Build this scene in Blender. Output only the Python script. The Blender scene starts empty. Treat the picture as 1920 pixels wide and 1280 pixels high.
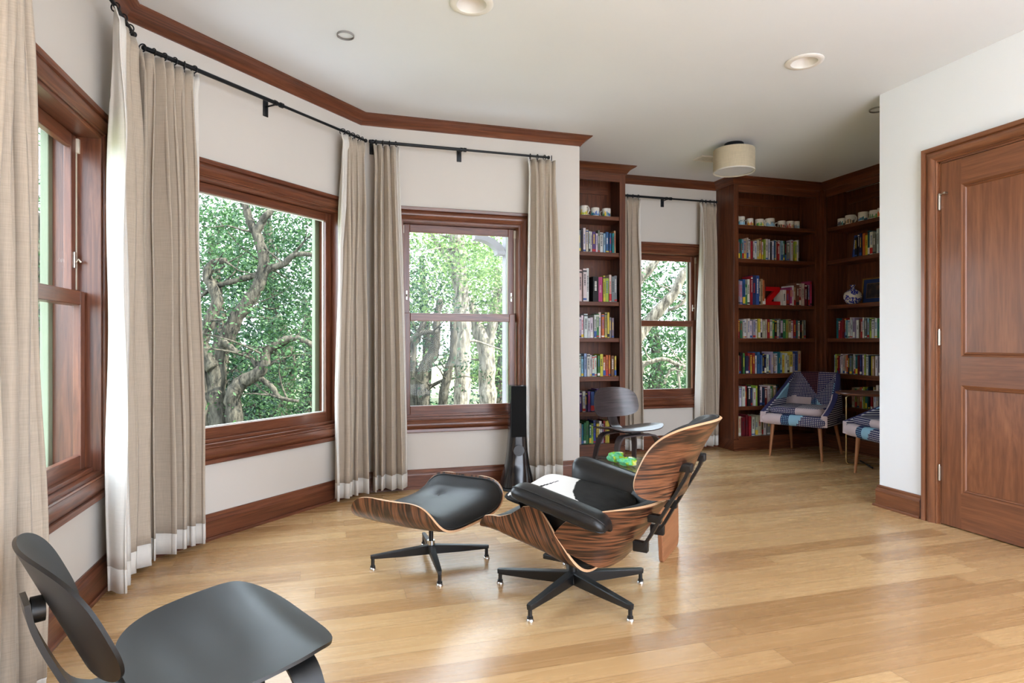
import bpy, bmesh, math, random
from math import sin, cos, pi, radians, sqrt, atan2, exp, hypot
from mathutils import Vector, Matrix, noise
random.seed(7)
S = bpy.context.scene
COL = S.collection
# ---------------------------------------------------------------- camera, world, sun, exposure
CAMH = 1.22
YAW = radians(16.4)
cam = bpy.data.cameras.new('camera'); camo = bpy.data.objects.new('camera', cam); COL.objects.link(camo)
cam.lens = 1145.0/1920*36; cam.sensor_width = 36; cam.clip_start = .05; cam.clip_end = 400
camo.location = (0, 0, CAMH); camo.rotation_euler = (pi/2, 0, -YAW)
S.camera = camo
S.view_settings.view_transform = 'Standard'; S.view_settings.look = 'None'
S.view_settings.gamma = 1; S.view_settings.use_curve_mapping = False
S.view_settings.exposure = 1.12
W = bpy.data.worlds.new('sky'); S.world = W; W.use_nodes = True
bg = W.node_tree.nodes['Background']; bg.inputs[0].default_value = (.84, .93, 1.08, 1); bg.inputs[1].default_value = 4.6
sun = bpy.data.lights.new('sun', 'SUN'); so = bpy.data.objects.new('sun', sun); COL.objects.link(so)
sun.energy = 15; sun.angle = radians(1.2); sun.color = (1, .93, .82)
so.rotation_euler = (radians(44), 0, radians(62)); so.location = (8, -4, 9)
for (lx, ly, lz, sx, sy, rz) in ((-1.25, 2.94, 1.4, 1.0, 1.6, pi/2), (-.51, 4.50, 1.4, 1.4, 1.6, pi/4), (1.06, 5.25, 1.4, 1.0, 1.6, 0), (3.58, 6.3, 1.4, 1.0, 1.6, 0), (2.35, -1.45, 1.5, 3.1, 3, pi)):
    a = bpy.data.lights.new('daylight_portal', 'AREA'); a.shape = 'RECTANGLE'; a.size = sx; a.size_y = sy
    a.cycles.is_portal = True
    o = bpy.data.objects.new('daylight_portal', a); COL.objects.link(o); o.location = (lx, ly, lz)
    o.rotation_euler = (-pi/2, 0, rz)

# ---------------------------------------------------------------- helpers
def sm(v):
    v = max(0, min(1, v)); return v*v*(3-2*v)

class MB:
    def __init__(s): s.v = []; s.f = []; s.m = []; s.uv = []
    def face(s, idx, m=0, uv=None):
        s.f.append(tuple(idx)); s.m.append(m); s.uv.append(uv)
    def box(s, x0, x1, y0, y1, z0, z1, m=0, M=None, bev=0):
        L = (abs(x1-x0), abs(y1-y0), abs(z1-z0)); ax = L.index(max(L)); o = len(s.v)
        b = bev
        if b > 0:
            return s.bbox(x0, x1, y0, y1, z0, z1, b, m, M)
        P = [(x, y, z) for z in (z0, z1) for y in (y0, y1) for x in (x0, x1)]
        for p in P: s.v.append(tuple(M @ Vector(p)) if M is not None else p)
        for q in ((0,2,3,1), (4,5,7,6), (0,1,5,4), (2,6,7,3), (0,4,6,2), (1,3,7,5)):
            uv = []
            for i in q:
                p = P[i]; oth = [p[k] for k in range(3) if k != ax]
                uv.append((p[ax], oth[0]+oth[1]))
            s.face([o+i for i in q], m, uv)
    def bbox(s, x0, x1, y0, y1, z0, z1, b, m=0, M=None):
        bm = bmesh.new(); bmesh.ops.create_cube(bm, size=1)
        for v in bm.verts:
            v.co = Vector(((x0+x1)/2+v.co.x*(x1-x0), (y0+y1)/2+v.co.y*(y1-y0), (z0+z1)/2+v.co.z*(z1-z0)))
        bmesh.ops.bevel(bm, geom=bm.edges[:], offset=b, segments=2, profile=.5, affect='EDGES')
        L = (abs(x1-x0), abs(y1-y0), abs(z1-z0)); ax = L.index(max(L)); o = len(s.v)
        bm.verts.index_update()
        for v in bm.verts: s.v.append(tuple(M @ v.co) if M is not None else tuple(v.co))
        for f in bm.faces:
            uv = []
            for v in f.verts:
                oth = [v.co[k] for k in range(3) if k != ax]; uv.append((v.co[ax], oth[0]+oth[1]))
            s.face([o+v.index for v in f.verts], m, uv)
        bm.free()
    def grid(s, P, m=0, flip=False, closed_u=False, uvs=None, mf=None):
        # P[i][j]
        n = len(P); k = len(P[0]); o = len(s.v)
        for r in P:
            for p in r: s.v.append(tuple(p))
        for i in range(n-1+(1 if closed_u else 0)):
            i2 = (i+1) % n
            for j in range(k-1):
                q = [o+i*k+j, o+i2*k+j, o+i2*k+j+1, o+i*k+j+1]
                uv = None
                if uvs: uv = [uvs[i][j], uvs[i2][j], uvs[i2][j+1], uvs[i][j+1]]
                if flip: q.reverse(); uv = uv[::-1] if uv else None
                s.face(q, mf(i, j) if mf else m, uv)
    def tube(s, pts, r, seg=12, m=0, caps=True, flat=1.0):
        pts = [Vector(p) for p in pts]; n = len(pts)
        if not hasattr(r, '__len__'): r = [r]*n
        T = []
        for i in range(n):
            t = pts[min(i+1, n-1)]-pts[max(i-1, 0)]; T.append(t.normalized())
        up = Vector((0, 0, 1)) if abs(T[0].z) < .9 else Vector((0, 1, 0))
        N = (up-T[0]*up.dot(T[0])).normalized(); rows = []; uvs = []; L = 0
        for i in range(n):
            N = (N-T[i]*N.dot(T[i])).normalized(); B = T[i].cross(N)
            if i: L += (pts[i]-pts[i-1]).length
            rows.append([pts[i]+(N*cos(2*pi*j/seg)+B*sin(2*pi*j/seg)*flat)*r[i] for j in range(seg+1)])
            uvs.append([(L, 2*pi*r[i]*j/seg) for j in range(seg+1)])
        o = len(s.v)
        for rr in rows:
            for p in rr[:seg]: s.v.append(tuple(p))
        for i in range(n-1):
            for j in range(seg):
                j2 = (j+1) % seg
                s.face([o+i*seg+j, o+i*seg+j2, o+(i+1)*seg+j2, o+(i+1)*seg+j], m, [uvs[i][j], uvs[i][j+1], uvs[i+1][j+1], uvs[i+1][j]])
        if caps:
            s.face([o+j for j in range(seg)][::-1], m); s.face([o+(n-1)*seg+j for j in range(seg)], m)
    def lathe(s, prof, c=(0, 0, 0), seg=32, m=0, M=None, mf=None):
        o = len(s.v); n = len(prof)
        for (r, z) in prof:
            for j in range(seg):
                a = 2*pi*j/seg; p = Vector((c[0]+max(r, 1e-5)*cos(a), c[1]+max(r, 1e-5)*sin(a), c[2]+z))
                s.v.append(tuple(M @ p) if M is not None else tuple(p))
        for i in range(n-1):
            for j in range(seg):
                j2 = (j+1) % seg
                s.face([o+i*seg+j, o+i*seg+j2, o+(i+1)*seg+j2, o+(i+1)*seg+j], mf(i, j) if mf else m,
                       [(j/seg, i/n), ((j+1)/seg, i/n), ((j+1)/seg, (i+1)/n), (j/seg, (i+1)/n)])
    def prism(s, poly, z0, z1, m=0, M=None, ms=None):
        o = len(s.v); n = len(poly)
        for z in (z0, z1):
            for p in poly:
                q = Vector((p[0], p[1], z)); s.v.append(tuple(M @ q) if M is not None else tuple(q))
        s.face([o+i for i in range(n)][::-1], m, [(poly[i][0], poly[i][1]) for i in range(n)][::-1]); s.face([o+n+i for i in range(n)], m, [(p[0], p[1]) for p in poly])
        L = 0
        for i in range(n):
            j = (i+1) % n; d = hypot(poly[j][0]-poly[i][0], poly[j][1]-poly[i][1])
            s.face([o+i, o+j, o+n+j, o+n+i], m if ms is None else ms, [(L, z0), (L+d, z0), (L+d, z1), (L, z1)]); L += d
    def sweep(s, prof, pts, closed=False, m=0, z=0):
        # prof: [(out, z)], out = to the right of the path (into the room); pts: 2D path
        n = len(pts); o = len(s.v); k = len(prof); L = 0; Ls = [0]
        for i in range(n if closed else n-1):
            a = pts[i]; b = pts[(i+1) % n]; L += hypot(b[0]-a[0], b[1]-a[1]); Ls.append(L)
        pl = [0]
        for i in range(1, k): pl.append(pl[-1]+hypot(prof[i][0]-prof[i-1][0], prof[i][1]-prof[i-1][1]))
        def nrm(a, b):
            d = hypot(b[0]-a[0], b[1]-a[1]); return ((b[1]-a[1])/d, -(b[0]-a[0])/d)
        for i in range(n):
            n1 = nrm(pts[i-1], pts[i]) if (i > 0 or closed) else None
            n2 = nrm(pts[i], pts[(i+1) % n]) if (i < n-1 or closed) else None
            if n1 is None: n1 = n2
            if n2 is None: n2 = n1
            q = (n1[0]+n2[0], n1[1]+n2[1]); dd = 1+n1[0]*n2[0]+n1[1]*n2[1]
            q = (q[0]/dd, q[1]/dd)
            for (p, zz) in prof: s.v.append((pts[i][0]+q[0]*p, pts[i][1]+q[1]*p, z+zz))
        for i in range(n if closed else n-1):
            i2 = (i+1) % n
            for j in range(k-1):
                s.face([o+i*k+j, o+i2*k+j, o+i2*k+j+1, o+i*k+j+1], m, [(Ls[i], pl[j]), (Ls[i+1], pl[j]), (Ls[i+1], pl[j+1]), (Ls[i], pl[j+1])])
        if not closed:
            s.face([o+j for j in range(k)], m, [(prof[j][0], prof[j][1]) for j in range(k)]); s.face([o+(n-1)*k+j for j in range(k)][::-1], m, [(prof[j][0], prof[j][1]) for j in range(k)][::-1])
    def build(s, name, mats, parent=None, smooth=None, loc=None, rz=0, recalc=True, mods=None):
        me = bpy.data.meshes.new(name); me.from_pydata(s.v, [], s.f)
        if not isinstance(mats, (list, tuple)): mats = [mats]
        for m in mats: me.materials.append(m)
        me.polygons.foreach_set('material_index', s.m)
        if any(u is not None for u in s.uv):
            ul = me.uv_layers.new(name='UVMap'); dat = []
            for f, u in zip(s.f, s.uv):
                for i in range(len(f)): dat.extend(u[i] if u else (0.0, 0.0))
            ul.data.foreach_set('uv', dat)
        if recalc:
            bm = bmesh.new(); bm.from_mesh(me); bmesh.ops.recalc_face_normals(bm, faces=bm.faces[:]); bm.to_mesh(me); bm.free()
        if smooth is not None:
            me.polygons.foreach_set('use_smooth', [True]*len(me.polygons))
            if smooth < 180:
                bm = bmesh.new(); bm.from_mesh(me)
                for e in bm.edges:
                    if len(e.link_faces) == 2 and e.calc_face_angle(0) > radians(smooth): e.smooth = False
                bm.to_mesh(me); bm.free()
        me.update()
        o = bpy.data.objects.new(name, me); COL.objects.link(o)
        if parent is not None: o.parent = parent
        if loc is not None: o.location = loc
        if rz: o.rotation_euler = (0, 0, rz)
        return o

def tag(o, label=None, cat=None, group=None, kind=None):
    if label: o['label'] = label
    if cat: o['category'] = cat
    if group: o['group'] = group
    if kind: o['kind'] = kind
    return o
def thing(name, label, cat, loc=(0, 0, 0), rz=0, group=None, kind=None):
    o = bpy.data.objects.new(name, None); o.empty_display_size = .1; COL.objects.link(o)
    o.location = loc; o.rotation_euler = (0, 0, rz)
    return tag(o, label, cat, group, kind)
def copy_tree(o, parent=None):
    kids = [c for c in bpy.data.objects if c.parent == o]
    c = o.copy(); COL.objects.link(c); c.parent = parent
    for k in kids: copy_tree(k, c)
    return c

# ---------------------------------------------------------------- materials
def newmat(name):
    m = bpy.data.materials.new(name); m.use_nodes = True; nt = m.node_tree
    b = nt.nodes['Principled BSDF']; return m, nt, b
def setp(b, col=None, rough=None, metal=None, spec=None, **kw):
    if col is not None: b.inputs['Base Color'].default_value = (*col, 1)
    if rough is not None: b.inputs['Roughness'].default_value = rough
    if metal is not None: b.inputs['Metallic'].default_value = metal
    if spec is not None: b.inputs['Specular IOR Level'].default_value = spec
    for k, v in kw.items(): b.inputs[k].default_value = v
def srgb(r, g, b):
    return tuple(((c/255)/12.92 if c/255 <= .04045 else ((c/255+.055)/1.055)**2.4) for c in (r, g, b))
def N(nt, t, **kw):
    n = nt.nodes.new(t)
    for k, v in kw.items(): setattr(n, k, v)
    return n
def ramp(nt, stops, src=None, interp='LINEAR'):
    r = N(nt, 'ShaderNodeValToRGB'); r.color_ramp.interpolation = interp
    e = r.color_ramp.elements
    while len(e) < len(stops): e.new(.5)
    for i, (p, c) in enumerate(stops): e[i].position = p; e[i].color = (*c, 1)
    if src is not None: nt.links.new(src, r.inputs[0])
    return r
def mapping(nt, src, sc=(1, 1, 1), loc=(0, 0, 0)):
    m = N(nt, 'ShaderNodeMapping'); nt.links.new(src, m.inputs[0]); m.inputs['Scale'].default_value = sc; m.inputs['Location'].default_value = loc
    return m.outputs[0]
def bumpn(nt, b, h, st=.2, dist=.01):
    n = N(nt, 'ShaderNodeBump'); n.inputs['Strength'].default_value = st; n.inputs['Distance'].default_value = dist
    nt.links.new(h, n.inputs['Height']); nt.links.new(n.outputs[0], b.inputs['Normal'])
def plain(name, col, rough=.5, metal=0, spec=.5, var=.06, scale=8, bump=0, bscale=60, **kw):
    m, nt, b = newmat(name); setp(b, col, rough, metal, spec, **kw)
    tc = N(nt, 'ShaderNodeTexCoord'); n = N(nt, 'ShaderNodeTexNoise'); n.inputs['Scale'].default_value = scale; n.inputs['Detail'].default_value = 3
    nt.links.new(tc.outputs['Object'], n.inputs['Vector'])
    r = ramp(nt, [(.3, tuple(c*(1-var) for c in col)), (.7, tuple(min(1, c*(1+var)) for c in col))], n.outputs[0])
    nt.links.new(r.outputs[0], b.inputs['Base Color'])
    if bump:
        n2 = N(nt, 'ShaderNodeTexNoise'); n2.inputs['Scale'].default_value = bscale; n2.inputs['Detail'].default_value = 2
        nt.links.new(tc.outputs['Object'], n2.inputs['Vector']); bumpn(nt, b, n2.outputs[0], bump, .003)
    return m
def wood(name, dark, mid, light, rough=.32, su=1.6, sv=26, dist=1.5, coat=.15, knots=False):
    m, nt, b = newmat(name); setp(b, mid, rough); b.inputs['Coat Weight'].default_value = coat; b.inputs['Coat Roughness'].default_value = .15
    uv = N(nt, 'ShaderNodeUVMap'); oi = N(nt, 'ShaderNodeObjectInfo')
    ad = N(nt, 'ShaderNodeVectorMath', operation='ADD'); nt.links.new(uv.outputs[0], ad.inputs[0])
    mu = N(nt, 'ShaderNodeMath', operation='MULTIPLY'); mu.inputs[1].default_value = 17; nt.links.new(oi.outputs['Random'], mu.inputs[0]); nt.links.new(mu.outputs[0], ad.inputs[1])
    v = mapping(nt, ad.outputs[0], (su, sv, 1))
    n = N(nt, 'ShaderNodeTexNoise'); n.inputs['Scale'].default_value = 1; n.inputs['Detail'].default_value = 5; n.inputs['Roughness'].default_value = .6; n.inputs['Distortion'].default_value = dist
    nt.links.new(v, n.inputs['Vector'])
    r = ramp(nt, [(.25, dark), (.5, mid), (.75, light)], n.outputs[0])
    v2 = mapping(nt, ad.outputs[0], (su*6, sv*9, 1)); n2 = N(nt, 'ShaderNodeTexNoise'); n2.inputs['Scale'].default_value = 1; n2.inputs['Detail'].default_value = 3
    nt.links.new(v2, n2.inputs['Vector'])
    mx = N(nt, 'ShaderNodeMix', data_type='RGBA', blend_type='MULTIPLY'); mx.inputs['Factor'].default_value = .45
    r2 = ramp(nt, [(.3, (.55, .5, .48)), (.6, (1, 1, 1))], n2.outputs[0])
    nt.links.new(r.outputs[0], mx.inputs['A']); nt.links.new(r2.outputs[0], mx.inputs['B']); nt.links.new(mx.outputs['Result'], b.inputs['Base Color'])
    bumpn(nt, b, n2.outputs[0], .06, .002)
    return m
cherry = wood('cherry_trim', srgb(70, 36, 24), srgb(106, 60, 40), srgb(134, 82, 56))
cherry_dark = wood('cherry_bookcase', srgb(60, 30, 17), srgb(100, 54, 31), srgb(130, 76, 46), rough=.38)
cherry_door = wood('cherry_door', srgb(100, 60, 38), srgb(126, 78, 50), srgb(144, 92, 60), rough=.35, su=1.2, sv=16, dist=1.5)
walnut_table = wood('walnut_fin', srgb(134, 84, 54), srgb(160, 106, 72), srgb(176, 122, 86), rough=.4, su=2, sv=30, dist=.6)
ash_edge = plain('plywood_edge', srgb(214, 172, 132), .45)
legwood = wood('beech_leg', srgb(140, 90, 56), srgb(168, 112, 74), srgb(190, 134, 92), rough=.4, su=2, sv=40)
def rosewood():
    m, nt, b = newmat('rosewood'); setp(b, (.2, .08, .04), .3); b.inputs['Coat Weight'].default_value = .25; b.inputs['Coat Roughness'].default_value = .2
    uv = N(nt, 'ShaderNodeUVMap'); oi = N(nt, 'ShaderNodeObjectInfo')
    ad = N(nt, 'ShaderNodeVectorMath', operation='ADD'); nt.links.new(uv.outputs[0], ad.inputs[0])
    mu = N(nt, 'ShaderNodeMath', operation='MULTIPLY'); mu.inputs[1].default_value = 9; nt.links.new(oi.outputs['Random'], mu.inputs[0]); nt.links.new(mu.outputs[0], ad.inputs[1])
    v = mapping(nt, ad.outputs[0], (1.2, 14, 1))
    n = N(nt, 'ShaderNodeTexNoise'); n.inputs['Scale'].default_value = 1.1; n.inputs['Detail'].default_value = 2; n.inputs['Distortion'].default_value = .25
    nt.links.new(v, n.inputs['Vector'])
    m2 = N(nt, 'ShaderNodeMath', operation='MULTIPLY'); m2.inputs[1].default_value = 40; nt.links.new(n.outputs[0], m2.inputs[0])
    s1 = N(nt, 'ShaderNodeMath', operation='SINE'); nt.links.new(m2.outputs[0], s1.inputs[0])
    s2 = N(nt, 'ShaderNodeMath', operation='MULTIPLY_ADD'); s2.inputs[1].default_value = .5; s2.inputs[2].default_value = .5; nt.links.new(s1.outputs[0], s2.inputs[0])
    r = ramp(nt, [(0, srgb(40, 24, 18)), (.18, srgb(66, 42, 30)), (.5, srgb(94, 58, 38)), (1, srgb(122, 78, 52))], s2.outputs[0])
    v2 = mapping(nt, ad.outputs[0], (8, 190, 1)); n2 = N(nt, 'ShaderNodeTexNoise'); n2.inputs['Scale'].default_value = 1; n2.inputs['Detail'].default_value = 3
    nt.links.new(v2, n2.inputs['Vector'])
    mx = N(nt, 'ShaderNodeMix', data_type='RGBA', blend_type='MULTIPLY'); mx.inputs['Factor'].default_value = .75
    r2 = ramp(nt, [(.35, (.3, .22, .18)), (.55, (1, 1, 1))], n2.outputs[0])
    nt.links.new(r.outputs[0], mx.inputs['A']); nt.links.new(r2.outputs[0], mx.inputs['B']); nt.links.new(mx.outputs['Result'], b.inputs['Base Color'])
    return m
rose = rosewood()
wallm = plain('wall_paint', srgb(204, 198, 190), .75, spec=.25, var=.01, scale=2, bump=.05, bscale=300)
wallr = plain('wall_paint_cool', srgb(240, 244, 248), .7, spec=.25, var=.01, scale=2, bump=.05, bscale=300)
ceilm = plain('ceiling_paint', srgb(226, 229, 232), .8, spec=.2, var=.01, scale=2)
leather = plain('black_leather', srgb(22, 21, 21), .45, spec=.4, var=.15, scale=14, bump=.25, bscale=240)
leather2 = plain('black_leather_grained', srgb(18, 18, 19), .38, spec=.45, var=.12, scale=10, bump=.12, bscale=320)
blackmetal = plain('black_metal', srgb(17, 18, 20), .42, spec=.5, var=.1)
darkiron = plain('dark_iron', srgb(14, 18, 24), .45, metal=.3, var=.1)
chrome = plain('chrome', (.75, .75, .74), .22, metal=1, var=.03)
brass = plain('brass', srgb(196, 176, 130), .25, metal=1, var=.03)
nickel = plain('nickel', srgb(190, 182, 170), .3, metal=1, var=.03)
glossblack = plain('gloss_black', (.012, .012, .013), .12, spec=.6, var=.1)
grille = plain('speaker_grille', (.006, .006, .006), .8, spec=.15, var=.1, bump=.5, bscale=700)
whitepl = plain('white_plastic', srgb(232, 228, 222), .5, var=.01)
clipm = plain('cream_vinyl', srgb(205, 196, 180), .45, var=.02)
exttrim = plain('sage_exterior_trim', srgb(126, 134, 112), .6, var=.04)
ebony = plain('ebonised_ply', srgb(13, 13, 13), .55, spec=.15, var=.2, scale=6, **{'Coat Weight': .75, 'Coat Roughness': .4, 'Coat IOR': 1.5})
darkply = wood('dark_stained_ply', srgb(48, 40, 40), srgb(72, 62, 62), srgb(98, 88, 88), rough=.33, su=2, sv=24, dist=.7)
def fabric(name, col, transl=.35, sc=900, var=.1):
    m, nt, b = newmat(name); setp(b, col, .9, spec=.1)
    b.inputs['Sheen Weight'].default_value = .2
    tc = N(nt, 'ShaderNodeTexCoord'); v1 = mapping(nt, tc.outputs['Object'], (sc*.35, sc*.35, 14)); v2 = mapping(nt, tc.outputs['Object'], (10, 10, sc*.35))
    a = N(nt, 'ShaderNodeTexNoise'); c = N(nt, 'ShaderNodeTexNoise')
    for n_, vv in ((a, v1), (c, v2)):
        n_.inputs['Scale'].default_value = 1; n_.inputs['Detail'].default_value = 2; nt.links.new(vv, n_.inputs['Vector'])
    ad = N(nt, 'ShaderNodeMath', operation='ADD'); nt.links.new(a.outputs[0], ad.inputs[0]); nt.links.new(c.outputs[0], ad.inputs[1])
    r = ramp(nt, [(.3, tuple(x*(1-var*1.4) for x in col)), (.7, tuple(min(1, x*(1+var)) for x in col))], None)
    hf = N(nt, 'ShaderNodeMath', operation='MULTIPLY'); hf.inputs[1].default_value = .5; nt.links.new(ad.outputs[0], hf.inputs[0]); nt.links.new(hf.outputs[0], r.inputs[0])
    nt.links.new(r.outputs[0], b.inputs['Base Color'])
    bumpn(nt, b, hf.outputs[0], .15, .002)
    t = N(nt, 'ShaderNodeBsdfTranslucent'); nt.links.new(r.outputs[0], t.inputs[0])
    mx = N(nt, 'ShaderNodeMixShader'); mx.inputs[0].default_value = transl
    nt.links.new(b.outputs[0], mx.inputs[1]); nt.links.new(t.outputs[0], mx.inputs[2]); nt.links.new(mx.outputs[0], nt.nodes['Material Output'].inputs[0])
    return m
linen = fabric('flax_linen', srgb(194, 180, 162), .16)
linenw = fabric('white_linen_lining', srgb(222, 217, 209), .08, var=.04)
def glass(name, tint=(1, 1, 1), ior=1.17):
    m, nt, b = newmat(name); nt.nodes.remove(b)
    t = N(nt, 'ShaderNodeBsdfTransparent'); t.inputs[0].default_value = (*tint, 1)
    g = N(nt, 'ShaderNodeBsdfGlossy'); g.inputs['Roughness'].default_value = .02
    fr = N(nt, 'ShaderNodeFresnel'); ge = N(nt, 'ShaderNodeNewGeometry'); ma = N(nt, 'ShaderNodeMath', operation='MULTIPLY_ADD'); ma.inputs[1].default_value = 1/ior-ior; ma.inputs[2].default_value = ior; nt.links.new(ge.outputs['Backfacing'], ma.inputs[0]); nt.links.new(ma.outputs[0], fr.inputs[0])
    mx = N(nt, 'ShaderNodeMixShader'); nt.links.new(fr.outputs[0], mx.inputs[0]); nt.links.new(t.outputs[0], mx.inputs[1]); nt.links.new(g.outputs[0], mx.inputs[2])
    nt.links.new(mx.outputs[0], nt.nodes['Material Output'].inputs[0])
    return m
pane_m = glass('window_glass', (.97, 1, .985))
table_glass = glass('table_glass', (.78, .88, .84), 1.6)
def floor_mat():
    m, nt, b = newmat('oak_planks'); setp(b, (.5, .3, .15), .3, spec=.5)
    tc = N(nt, 'ShaderNodeTexCoord'); sp = N(nt, 'ShaderNodeSeparateXYZ'); nt.links.new(tc.outputs['Object'], sp.inputs[0])
    def M_(op, a, b_=None, c=None):
        n = N(nt, 'ShaderNodeMath', operation=op)
        for i, x in enumerate((a, b_, c)):
            if x is None: continue
            if isinstance(x, (int, float)): n.inputs[i].default_value = x
            else: nt.links.new(x, n.inputs[i])
        return n.outputs[0]
    PW = .127; PL = 1.7
    row = M_('FLOOR', M_('DIVIDE', sp.outputs[1], PW))
    wn = N(nt, 'ShaderNodeTexWhiteNoise', noise_dimensions='1D'); nt.links.new(row, wn.inputs['W'])
    xs = M_('ADD', M_('DIVIDE', sp.outputs[0], PL), M_('MULTIPLY', wn.outputs[0], 7.3))
    pid = M_('FLOOR', xs)
    cb = N(nt, 'ShaderNodeCombineXYZ'); nt.links.new(row, cb.inputs[0]); nt.links.new(pid, cb.inputs[1])
    w2 = N(nt, 'ShaderNodeTexWhiteNoise', noise_dimensions='3D'); nt.links.new(cb.outputs[0], w2.inputs['Vector'])
    # grain
    off = N(nt, 'ShaderNodeVectorMath', operation='MULTIPLY'); nt.links.new(w2.outputs['Color'], off.inputs[0]); off.inputs[1].default_value = (30, 30, 30)
    ad = N(nt, 'ShaderNodeVectorMath', operation='ADD'); nt.links.new(tc.outputs['Object'], ad.inputs[0]); nt.links.new(off.outputs[0], ad.inputs[1])
    v = mapping(nt, ad.outputs[0], (1.3, 26, 1)); n1 = N(nt, 'ShaderNodeTexNoise'); n1.inputs['Scale'].default_value = 1; n1.inputs['Detail'].default_value = 4; n1.inputs['Distortion'].default_value = 1.2; nt.links.new(v, n1.inputs['Vector'])
    v3 = mapping(nt, ad.outputs[0], (9, 240, 1)); n3 = N(nt, 'ShaderNodeTexNoise'); n3.inputs['Scale'].default_value = 1; n3.inputs['Detail'].default_value = 3; nt.links.new(v3, n3.inputs['Vector'])
    t = M_('ADD', M_('ADD', M_('MULTIPLY', w2.outputs['Value'], .5), .1), M_('MULTIPLY', n1.outputs[0], .34))
    r = ramp(nt, [(.15, srgb(158, 119, 77)), (.4, srgb(186, 147, 101)), (.65, srgb(200, 163, 115)), (.88, srgb(214, 181, 133))], t)
    r3 = ramp(nt, [(.3, (.8, .76, .7)), (.6, (1, 1, 1))], n3.outputs[0])
    mx = N(nt, 'ShaderNodeMix', data_type='RGBA', blend_type='MULTIPLY'); mx.inputs['Factor'].default_value = .3
    nt.links.new(r.outputs[0], mx.inputs['A']); nt.links.new(r3.outputs[0], mx.inputs['B'])
    fy = M_('FRACT', M_('DIVIDE', sp.outputs[1], PW)); fx = M_('FRACT', xs)
    ey = M_('MINIMUM', fy, M_('SUBTRACT', 1, fy)); ex = M_('MINIMUM', fx, M_('SUBTRACT', 1, fx))
    gy = M_('LESS_THAN', ey, .010); gx = M_('LESS_THAN', ex, .0009); g = M_('MAXIMUM', gy, gx)
    mg = N(nt, 'ShaderNodeMix', data_type='RGBA'); nt.links.new(M_('MULTIPLY', g, .55), mg.inputs['Factor']); nt.links.new(mx.outputs['Result'], mg.inputs['A']); mg.inputs['B'].default_value = (*srgb(112, 76, 42), 1)
    nt.links.new(mg.outputs['Result'], b.inputs['Base Color'])
    rr = M_('ADD', M_('MULTIPLY', n1.outputs[0], .14), .2); nt.links.new(rr, b.inputs['Roughness'])
    h = M_('ADD', M_('MULTIPLY', g, -1), M_('MULTIPLY', n3.outputs[0], .12)); bumpn(nt, b, h, .12, .002)
    return m
floorm = floor_mat()

# ---------------------------------------------------------------- room shell
H = 3.05
A0, AB, BC, CE = (-1.09, -1.5), (-1.09, 3.78), (.222, 5.092), (2.13, 5.092)
XR, YR = 3.9, 3.58            # face and far end of the door wall
YF, YD, XB = 5.82, 6.15, 5.485   # bookcase fronts, window wall of the niche, right bookcase front
def st(o, name=None): o['kind'] = 'structure'; return o
room = [(-1.35, -1.5), (-1.35, 3.9), (.1, 5.38), (1.85, 5.38), (1.85, 6.45), (6.1, 6.45), (6.1, -1.5)]
b = MB(); b.prism(room, -.35, 0); st(b.build('floor', floorm))
from mathutils.geometry import tessellate_polygon
LIGHTS = [(.724, 3.235), (2.959, 3.289)]
loops = [room]+[[(x+.081*cos(2*pi*j/32), y+.081*sin(2*pi*j/32)) for j in range(32)] for x, y in LIGHTS]
b = MB(); tri = tessellate_polygon([[Vector((p[0], p[1], 0)) for p in l] for l in loops])
for l in loops:
    for p in l: b.v.append((p[0], p[1], H))
for q in tri: b.face(q)
o_ = len(b.v)
for p in room: b.v.append((p[0], p[1], H+.35))
for i in range(len(room)): b.face([i, (i+1) % len(room), o_+(i+1) % len(room), o_+i])
b.face([o_+i for i in range(len(room))]); st(b.build('ceiling', ceilm))
def wall(name, P, rz, s0, s1, hole, mat, th=.2, ztop=H):
    b = MB()
    if hole:
        a, c, z0, z1 = hole
        b.box(s0, a, 0, th, 0, ztop); b.box(c, s1, 0, th, 0, ztop)
        if z0 > 0: b.box(a, c, 0, th, 0, z0)
        b.box(a, c, 0, th, z1, ztop)
    else: b.box(s0, s1, 0, th, 0, ztop)
    return st(b.build(name, mat, loc=(P[0], P[1], 0), rz=rz))
OZ0, OZ1 = .57, 2.23
FA = ((-1.09, 0), pi/2); FB = ((.222, 5.092), pi/4); FC = ((0, 5.092), 0); FD = ((0, 6.15), 0); FRW = ((3.9, 0), -pi/2); FRB = ((5.485, 0), -pi/2)
WA = (2.425, 3.455); WB = (-1.617, -.237); WC = (.545, 1.575); WD = (3.065, 4.095)
wall('wall_left', *FA, -1.5, 3.78+.1, (WA[0], WA[1], OZ0, OZ1), wallm)
wall('wall_bay', *FB, -1.855-.1, .1, (WB[0], WB[1], OZ0, OZ1), wallm)
wall('wall_far', *FC, .222-.1, 2.13, (WC[0], WC[1], OZ0, OZ1), wallm)
b = MB(); b.box(1.93, 2.13, 5.292, 6.35, 0, H); st(b.build('wall_return', wallm))
wall('wall_niche', *FD, 2.13, 5.9, (WD[0], WD[1], OZ0, OZ1), wallm)
b = MB(); b.box(5.815, 6.0, 3.4, 6.15, 0, H); st(b.build('wall_east', wallm))
wall('wall_right', *FRW, -3.58, 1.5, (-3.119, -2.2, 0, 2.42), wallr, th=.15)
b = MB(); b.box(4.05, 6.0, 3.43, 3.58, 0, H); st(b.build('wall_niche_side', wallr))
b = MB(); b.box(4.05, 4.1, 2.0, 3.4, 0, 2.6); st(b.build('wall_closet', wallr))
b = MB(); b.box(-1.29, .8, -1.7, -1.5, 0, H); st(b.build('wall_light_blocker', wallm))  # unseen partial wall, added to keep sky reflections off the black chair

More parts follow.
